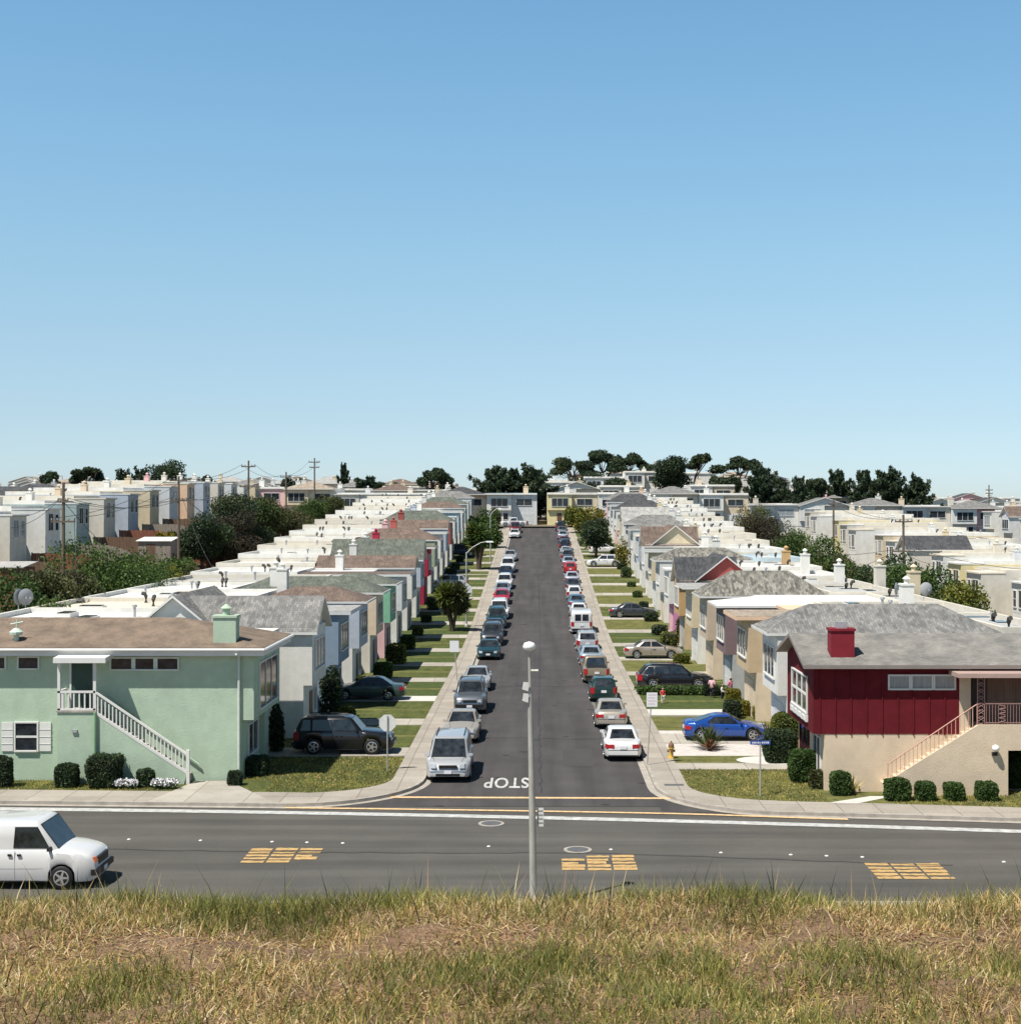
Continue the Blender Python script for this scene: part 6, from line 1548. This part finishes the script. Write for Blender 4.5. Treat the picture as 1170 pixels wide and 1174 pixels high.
# satellite dishes
def dish(X_, Y, z, label, az, s=.45):
    r_ = thing('satellite_dish', (X_, Y, z), label, 'satellite dish', None, az)
    m = MB(); m.tube([(0,0,-.5),(0,.05,.1),(0,.02,.35)], .03, 6); m.build('mast', VENT, r_)
    m = MB(); prof = [(.01, -.09), (s*.5, -.07), (s*.85,-.02), (s, .02), (s*.97,.03),(s*.8,0.0),(s*.4,-.05),(.01,-.07)]
    m.lathe(prof, 20, (0,0,.5), 0, 'y'); m.build('reflector', mat('dish_grey', (.36,.36,.36), .4, .05), r_, smooth_ang=60)
    m = MB(); m.tube([(0,-.02,.5-s*.8),(0,-s*1.0,.45)], .02, 5); m.box(-.05,.05,-s*1.08,-s*.92,.4,.52); m.build('feed_arm', VENT, r_)
dish(wx(1061, 93), 93, wz(684, 93), 'round grey satellite dish standing on the right roofs', .2)
dish(wx(1027, 93), 93, wz(684, 93), 'satellite dish turned edge-on, left of the round one', 1.1)
dish(wx(30, 84), 84, wz(694, 84), 'satellite dish on the left behind the green house roof, right one', .9, .5)
dish(wx(22, 84), 84, wz(694, 84), 'satellite dish on the left behind the green house roof, left one', 1.3, .5)

# fences of the left gardens
def fence(a, b, h_, m_, label, zo=0, n=None):
    a = Vector(a); b = Vector(b); L_ = (b - a).length; n = n or max(2, int(L_ / 2.4)); r_ = thing('fence', (a.x, a.y, terr(a.x, a.y) + zo), label, 'fence', 'wooden garden fences')
    d = (b - a) / L_; q = Vector((-d.y, d.x)); base = terr(a.x, a.y) + zo; pm = MB(); k = int(L_ / .16); rn = random.Random(int(L_ * 10))
    def zt(t): p = a + (b - a) * t; return terr(p.x, p.y) + zo - base
    for i in range(k):
        t0, t1 = i / k, (i + .93) / k; p, r2 = d * L_ * t0, d * L_ * t1; hh = h_ + rn.uniform(-.03, .03); e = rn.uniform(0, .015)
        pm.solid([(p.x+q.x*e, p.y+q.y*e, zt(t0)-.8), (r2.x+q.x*e, r2.y+q.y*e, zt(t0)-.8), (r2.x+q.x*(.025+e), r2.y+q.y*(.025+e), zt(t0)-.8), (p.x+q.x*(.025+e), p.y+q.y*(.025+e), zt(t0)-.8)],
                 [(p.x+q.x*e, p.y+q.y*e, zt(t0)+hh), (r2.x+q.x*e, r2.y+q.y*e, zt(t0)+hh), (r2.x+q.x*(.025+e), r2.y+q.y*(.025+e), zt(t0)+hh), (p.x+q.x*(.025+e), p.y+q.y*(.025+e), zt(t0)+hh)])
    pm.build('boards', m_, r_)
    for i in range(n + 1):
        t = i / n; p = d * L_ * t; m = MB(); m.box(p.x-.06+q.x*.09, p.x+.06+q.x*.09, p.y-.06+q.y*.09, p.y+.06+q.y*.09, zt(t)-.8, zt(t)+h_+.06); m.build('post', m_, r_)
fm = [FENCE, FENCE2, FENCE3]
for k in range(9):
    y = 108 + k * 9.65
    fence((-37.3, y), (-37.3, y + 9.5), 1.7, fm[k % 3], f'lengthwise wooden fence, {ORD[k]} from the front, between the left gardens')
    fence((-49.5, y + 1.2), (-37.8, y + 1.2), 1.8, fm[(k + 1) % 3], f'crosswise wooden fence, {ORD[k]} from the front, below the stepped house backs')
for k in range(6):
    y = 112 + k * 9.65
    fence((35.3, y), (35.3, y + 9.5), 1.7, fm[(k + 2) % 3], f'wooden fence, {ORD[k]} from the front, between the right gardens')
# garden sheds
def shed(X_, Y, w_, d_, h_, m_, rm, label):
    z0 = terr(X_, Y); r_ = thing('garden_shed', (X_, Y, z0), label, 'shed'); m = MB(); m.box(-w_/2, w_/2, -d_/2, d_/2, -.6, h_); m.build('wall', m_, r_)
    m = MB(); m.solid([(-w_/2-.2,-d_/2-.2,h_),(w_/2+.2,-d_/2-.2,h_),(w_/2+.2,d_/2+.2,h_+.35),(-w_/2-.2,d_/2+.2,h_+.35)], [(-w_/2-.2,-d_/2-.2,h_+.08),(w_/2+.2,-d_/2-.2,h_+.08),(w_/2+.2,d_/2+.2,h_+.43),(-w_/2-.2,d_/2+.2,h_+.43)]); m.build('roof', rm, r_)
    m = MB(); m.box(-.9, .1, -d_/2-.03, -d_/2+.01, 0, 1.9); m.build('door', FENCE, r_)
shed(-44, 116.5, 4, 3, 2.4, FENCE2, FLATG, 'dark red garden shed below the leftmost house backs')
shed(-42.5, 158, 3.6, 3, 2.2, FENCE3, FLATW, 'weathered garden shed near the second utility pole')

# ------------------------------------------------------------------ people (four small children on the lawn)
def skin_mesh(verts, edges, name, m_, lvl=2):
    me = bpy.data.meshes.new(name); me.from_pydata([v[:3] for v in verts], edges, []); o = bpy.data.objects.new(name, me); COL.objects.link(o)
    md = o.modifiers.new('s', 'SKIN'); 
    for i, v in enumerate(verts): me.skin_vertices[0].data[i].radius = (v[3], v[3] if len(v) < 5 else v[4])
    me.skin_vertices[0].data[0].use_root = True; md.use_smooth_shade = True
    sb = o.modifiers.new('b', 'SUBSURF'); sb.levels = lvl; sb.render_levels = lvl
    dg = bpy.context.evaluated_depsgraph_get(); dg.update(); r_ = bpy.data.meshes.new_from_object(o.evaluated_get(dg)); bpy.data.objects.remove(o); r_.name = name
    r_.materials.clear(); r_.materials.append(m_); return r_
SKIN = mat('skin', (.42,.25,.17), .6, .05)
def child(X_, Y, H, face, top, trous, hair, label, arm=0.3, stride=.08):
    s = H / 1.0
    root = thing('person', (X_, Y, road_z(Y) + .13), label, 'person', 'children on the lawn', face)
    hip, knee, ank, sh, neck, hd = .50, .27, .05, .78, .83, .92
    V = [(0,0,hip,.075,.06),(0,0,.64,.07,.055),(0,0,.755,.078,.05),(0,0,neck,.03),(0,.0,.865,.045),(0,-.005,.925,.072,.078),(0,-.0,.97,.05)]
    E = [(0,1),(1,2),(2,3),(3,4),(4,5),(5,6)]
    for sx in (-1, 1):
        b = len(V); f = stride * sx
        V += [(sx*.055,0,hip-.04,.058),(sx*.06,-f*.5-.01,knee,.038),(sx*.06,f*.2,ank+.02,.025),(sx*.065,f*.2-.075,.022,.024)]; E += [(0,b),(b,b+1),(b+1,b+2),(b+2,b+3)]
        b = len(V); V += [(sx*.115,0,.765,.036),(sx*.15,.02,.63,.026),(sx*(.15-.02),-.09*arm*3,.53,.02),(sx*.125,-.12*arm*3,.49,.019,.010)]; E += [(2,b),(b,b+1),(b+1,b+2),(b+2,b+3)]
        h = b + 3
        for q in (-1, 0, 1): V.append((V[h][0] + q*.011, V[h][1]-.012, V[h][2]-.038, .006)); E.append((h, len(V)-1))
    V = [(a*s for a in v) for v in V]; V = [tuple(v) for v in V]
    link('body', skin_mesh(V, E, 'body', SKIN), root)
    T = [(0,0,hip-.02,.092,.076),(0,0,.64,.088,.072),(0,0,.76,.09,.062),(0,0,.80,.05)]; TE = [(0,1),(1,2),(2,3)]
    for sx in (-1, 1):
        b = len(T); T += [(sx*.118,0,.765,.046),(sx*.152,.02,.63,.036),(sx*.134,-.08*arm*3,.545,.029)]; TE += [(2,b),(b,b+1),(b+1,b+2)]
    link('jacket', skin_mesh([tuple(a*s for a in v) for v in T], TE, 'jacket', top), root)
    T = [(0,0,hip,.088,.072)]; TE = []
    for sx in (-1, 1):
        b = len(T); f = stride*sx; T += [(sx*.055,0,hip-.05,.068),(sx*.06,-f*.5-.01,knee,.048),(sx*.06,f*.2,ank+.035,.036)]; TE += [(0,b),(b,b+1),(b+1,b+2)]
    link('trousers', skin_mesh([tuple(a*s for a in v) for v in T], TE, 'trousers', trous), root)
    link('hair', skin_mesh([tuple(a*s for a in v) for v in [(0,.018,.945,.078,.076),(0,.03,.90,.066),(0,.035,.85,.045)]], [(0,1),(1,2)], 'hair', hair), root)
    for sx in (-1, 1):
        m = MB(); m.lathe([(.001,-.006),(.008,0),(.001,.006)], 6, (sx*.028*s, -.078*s, .925*s)); m.build('eye', BLACKM, root)
    return root
cl = lambda n, c: mat('cloth_' + n, c, .85, .1)
HB = cl('hair_black', (.015,.012,.010))
child(wx(815.5, 89.0), 88.9, 1.38, 2.6, cl('pink_white', (.72,.42,.48)), cl('dark', (.02,.02,.03)), HB, 'child in pale pink top and dark trousers standing left of the group', .5)
child(wx(827, 87.8), 87.6, 1.05, 1.2, cl('white', (.7,.7,.68)), cl('dark', (.02,.02,.03)), HB, 'smaller child in white and black standing in the middle of the group', .6)
child(wx(837, 88.9), 88.9, 1.32, 3.6, cl('rose', (.62,.20,.26)), cl('dark', (.02,.02,.03)), HB, 'child in rose top with dark hair nearest the house', .3)
child(wx(759, 86.6), 86.4, .98, .3, cl('red', (.55,.06,.05)), cl('pale', (.66,.60,.56)), cl('hair_red', (.30,.04,.03)), 'small child in red top and pale trousers beside the white sign', .3)

# ------------------------------------------------------------------ foreground grass
def blades(name, xy, z, h, lean, wid, mi, mats, label, seed=0):
    g = np.random.default_rng(seed); n = len(h)
    az = g.random(n) * 2 * math.pi; d = np.stack([np.cos(az), np.sin(az), np.zeros(n)], 1)
    pa = g.random(n) * 2 * math.pi; q = np.stack([np.cos(pa), np.sin(pa), np.zeros(n)], 1) * (wid / 2)[:, None]
    b = np.concatenate([xy, z[:, None]], 1); up = np.array([0, 0, 1.0])
    s, c = np.sin(lean)[:, None], np.cos(lean)[:, None]; s2, c2 = np.sin(lean * 1.7)[:, None], np.maximum(np.cos(lean * 1.7), .05)[:, None]
    H = h[:, None]
    m1 = b + d * s * H * .5 + up * c * H * .5; t = m1 + d * s2 * H * .5 + up * c2 * H * .5
    v = np.stack([b - q, b + q, m1 + q * .8, m1 - q * .8, t], 1).reshape(-1, 3)
    me = bpy.data.meshes.new(name); me.vertices.add(5*n); me.vertices.foreach_set('co', v.ravel())
    o = np.arange(n, dtype=np.int32)[:, None] * 5
    li = (o + np.array([[0,1,2,3,3,2,4]], dtype=np.int32)).ravel(); me.loops.add(7*n); me.loops.foreach_set('vertex_index', li)
    ls = (np.arange(n, dtype=np.int32)[:, None] * 7 + np.array([[0,4]], dtype=np.int32)).ravel(); me.polygons.add(2*n); me.polygons.foreach_set('loop_start', ls)
    for m in mats: me.materials.append(m)
    me.polygons.foreach_set('material_index', np.repeat(mi, 2).astype(np.int32)); me.update(calc_edges=True); me.validate()
    o = link(name, me); tag(o, label, 'grass', kind='stuff'); return o
def vnoise(x, y, sc, seed):
    g = np.random.default_rng(seed); T = g.random((64, 64)); xs_, ys_ = x * sc + 100, y * sc + 100; i, j = np.floor(xs_).astype(int), np.floor(ys_).astype(int); fx, fy = xs_ - i, ys_ - j
    fx = fx*fx*(3-2*fx); fy = fy*fy*(3-2*fy); t = lambda a, b: T[a % 64, b % 64]
    return (t(i,j)*(1-fx)+t(i+1,j)*fx)*(1-fy) + (t(i,j+1)*(1-fx)+t(i+1,j+1)*fx)*fy
g = np.random.default_rng(5)
GM = [mat('blade_green', (.15,.165,.045), .7, .3, 2, trans=.35), mat('blade_yellowgreen', (.29,.27,.065), .7, .3, 2, trans=.35), mat('blade_straw', (.54,.38,.16), .8, .25, 2, trans=.3), mat('blade_pale', (.68,.56,.34), .8, .2, 2, trans=.3), mat('blade_brown', (.33,.19,.095), .85, .3, 2, trans=.2), mat('blade_dark', (.03,.045,.018), .7, .3, 2, trans=.2)]
hv = np.vectorize(hill)
def patchgrass(n, y0, y1, xw, seed, lab, near=True):
    g = np.random.default_rng(seed); y = y0 + (y1 - y0) * g.random(n); x = (g.random(n) * 2 - 1) * xw
    if near:   # gather into tufts
        k = n // 9; ty = y0 + (y1 - y0) * g.random(k); tx = (g.random(k) * 2 - 1) * xw; ti = g.integers(0, k, n); c = g.random(n) < .72
        x = np.where(c, tx[ti] + g.normal(size=n) * .028, x); y = np.where(c, ty[ti] + g.normal(size=n) * .028, y)
    band = np.exp(-((y - 4.98 - .05*np.sin(x*1.5)) / .17) ** 2) * (1.0 - .45 * (x > 0)) if near else np.zeros(n)
    dens = .10 + .9 * vnoise(x, y, 1.7, 1) + .55 * vnoise(x, y, 5, 2) - .85 * band
    crest = np.exp(-((y - 5.62) / .30) ** 2) if near else np.zeros(n); dens += crest * .7
    keep = g.random(n) < dens; x, y = x[keep], y[keep]; band = band[keep]; crest = crest[keep]; n = len(x)
    gr = vnoise(x, y, 2.2, 7) * .6 + vnoise(x, y, 7, 8) * .5 + .12 * crest - .35 * band + .10 * g.normal(size=n)
    r = g.random(n)
    mi = np.where(gr > .73, np.where(r < .55, 0, np.where(r < .85, 1, 2)), np.where(gr > .55, np.where(r < .22, 0, np.where(r < .5, 1, np.where(r < .85, 2, 3))), np.where(r < .07, 0, np.where(r < .2, 1, np.where(r < .58, 2, np.where(r < .78, 3, 4))))))
    upr = mi < 2
    h = np.where(upr, .035 + .06 * g.random(n), .03 + .055 * g.random(n)) * (1 + .35 * crest)
    tall = g.random(n) < (.004 + .009 * crest); h = np.where(tall, h * 1.9, h); mi = np.where(tall & (g.random(n) < .45), 5, mi)
    lean = np.where(upr, .15 + .5 * g.random(n), .35 + 1.1 * g.random(n)); lean = np.where(tall, .1 + .35 * g.random(n), lean)
    wid = .0026 + .0024 * g.random(n); wid = np.where(tall, wid*1.1, wid)
    if not near: h = h * 1.8; wid = wid * 3
    blades('grass', np.stack([x, y], 1), hv(x, y) - .008, h, lean, wid, mi, GM, lab, seed)
patchgrass(190000, 3.9, 6.15, 3.3, 21, 'dry and green grass covering the bank in the foreground')
g = np.random.default_rng(55); n = 70000; y = 4.0 + 1.9 * g.random(n); x = (g.random(n) * 2 - 1) * 3.2
blades('thatch', np.stack([x, y], 1), hv(x, y) + .002, .018 + .035 * g.random(n), 1.15 + .5 * g.random(n), .0025 + .003 * g.random(n), g.choice([2, 3, 4, 4, 4, 1], n), GM, 'matted dead straw and litter on the bank soil', 56)
patchgrass(26000, 6.15, 36, 22, 22, 'rough grass on the slope falling to the road', near=False)
# short blades on the two corner lawns
def lawngrass(n, box, seed, lab, zz=.125, keepf=None):
    g = np.random.default_rng(seed); x = box[0] + (box[1]-box[0]) * g.random(n); y = box[2] + (box[3]-box[2]) * g.random(n)
    if keepf is not None: k = keepf(x, y); x, y = x[k], y[k]
    n = len(x); r = g.random(n); gr = vnoise(x, y, 1.2, 3) + .3 * vnoise(x, y, 4, 4)
    mi = np.where(r < .15, 2, np.where(gr + .3*r > .9, 1, 0))
    blades('lawn_grass', np.stack([x, y], 1), np.full(n, zz), .05 + .07 * g.random(n), .2 + .8 * g.random(n), .02 + .015 * g.random(n), mi, GM, lab, seed)
def inpoly(poly):
    P_ = np.array(poly)
    def f(x, y):
        c = np.zeros(len(x), bool); j = len(P_) - 1
        for i in range(len(P_)):
            (xi, yi), (xj, yj) = P_[i], P_[j]
            c ^= ((yi > y) != (yj > y)) & (x < (xj - xi) * (y - yi) / ((yj - yi) or 1e-9) + xi); j = i
        return c
    return f
_, inn = corner_path(-1); pl_ = [p for p in inn if p[1] < 67.5 and p[0] > -30 and p[0] <= -IN + .01] + [(-IN, 67.9), (-13.0, 67.9), (-13.0, 62.0), (-30, 62.0)]
lawngrass(60000, (-30, -6, 58, 68), 31, 'short grass of the corner lawn by the green house', keepf=lambda x, y: inpoly(pl_)(x, y) & ~((x > wx(172, 58)) & (x < wx(310, 61)) & (y < 62)))
_, inn2 = corner_path(1); pr_ = [p for p in inn2 if p[1] < 64.6 and p[0] < 30] + [(IN, 64.6), (12.6, 64.6), (12.6, 59.6), (30, 59.6)]
lawngrass(50000, (6, 28, 55, 64.6), 33, 'short grass of the corner lawn by the red house', keepf=lambda x, y: inpoly(pr_)(x, y) & ~((x > wx(953, 57)) & (x < wx(1020, 58))))
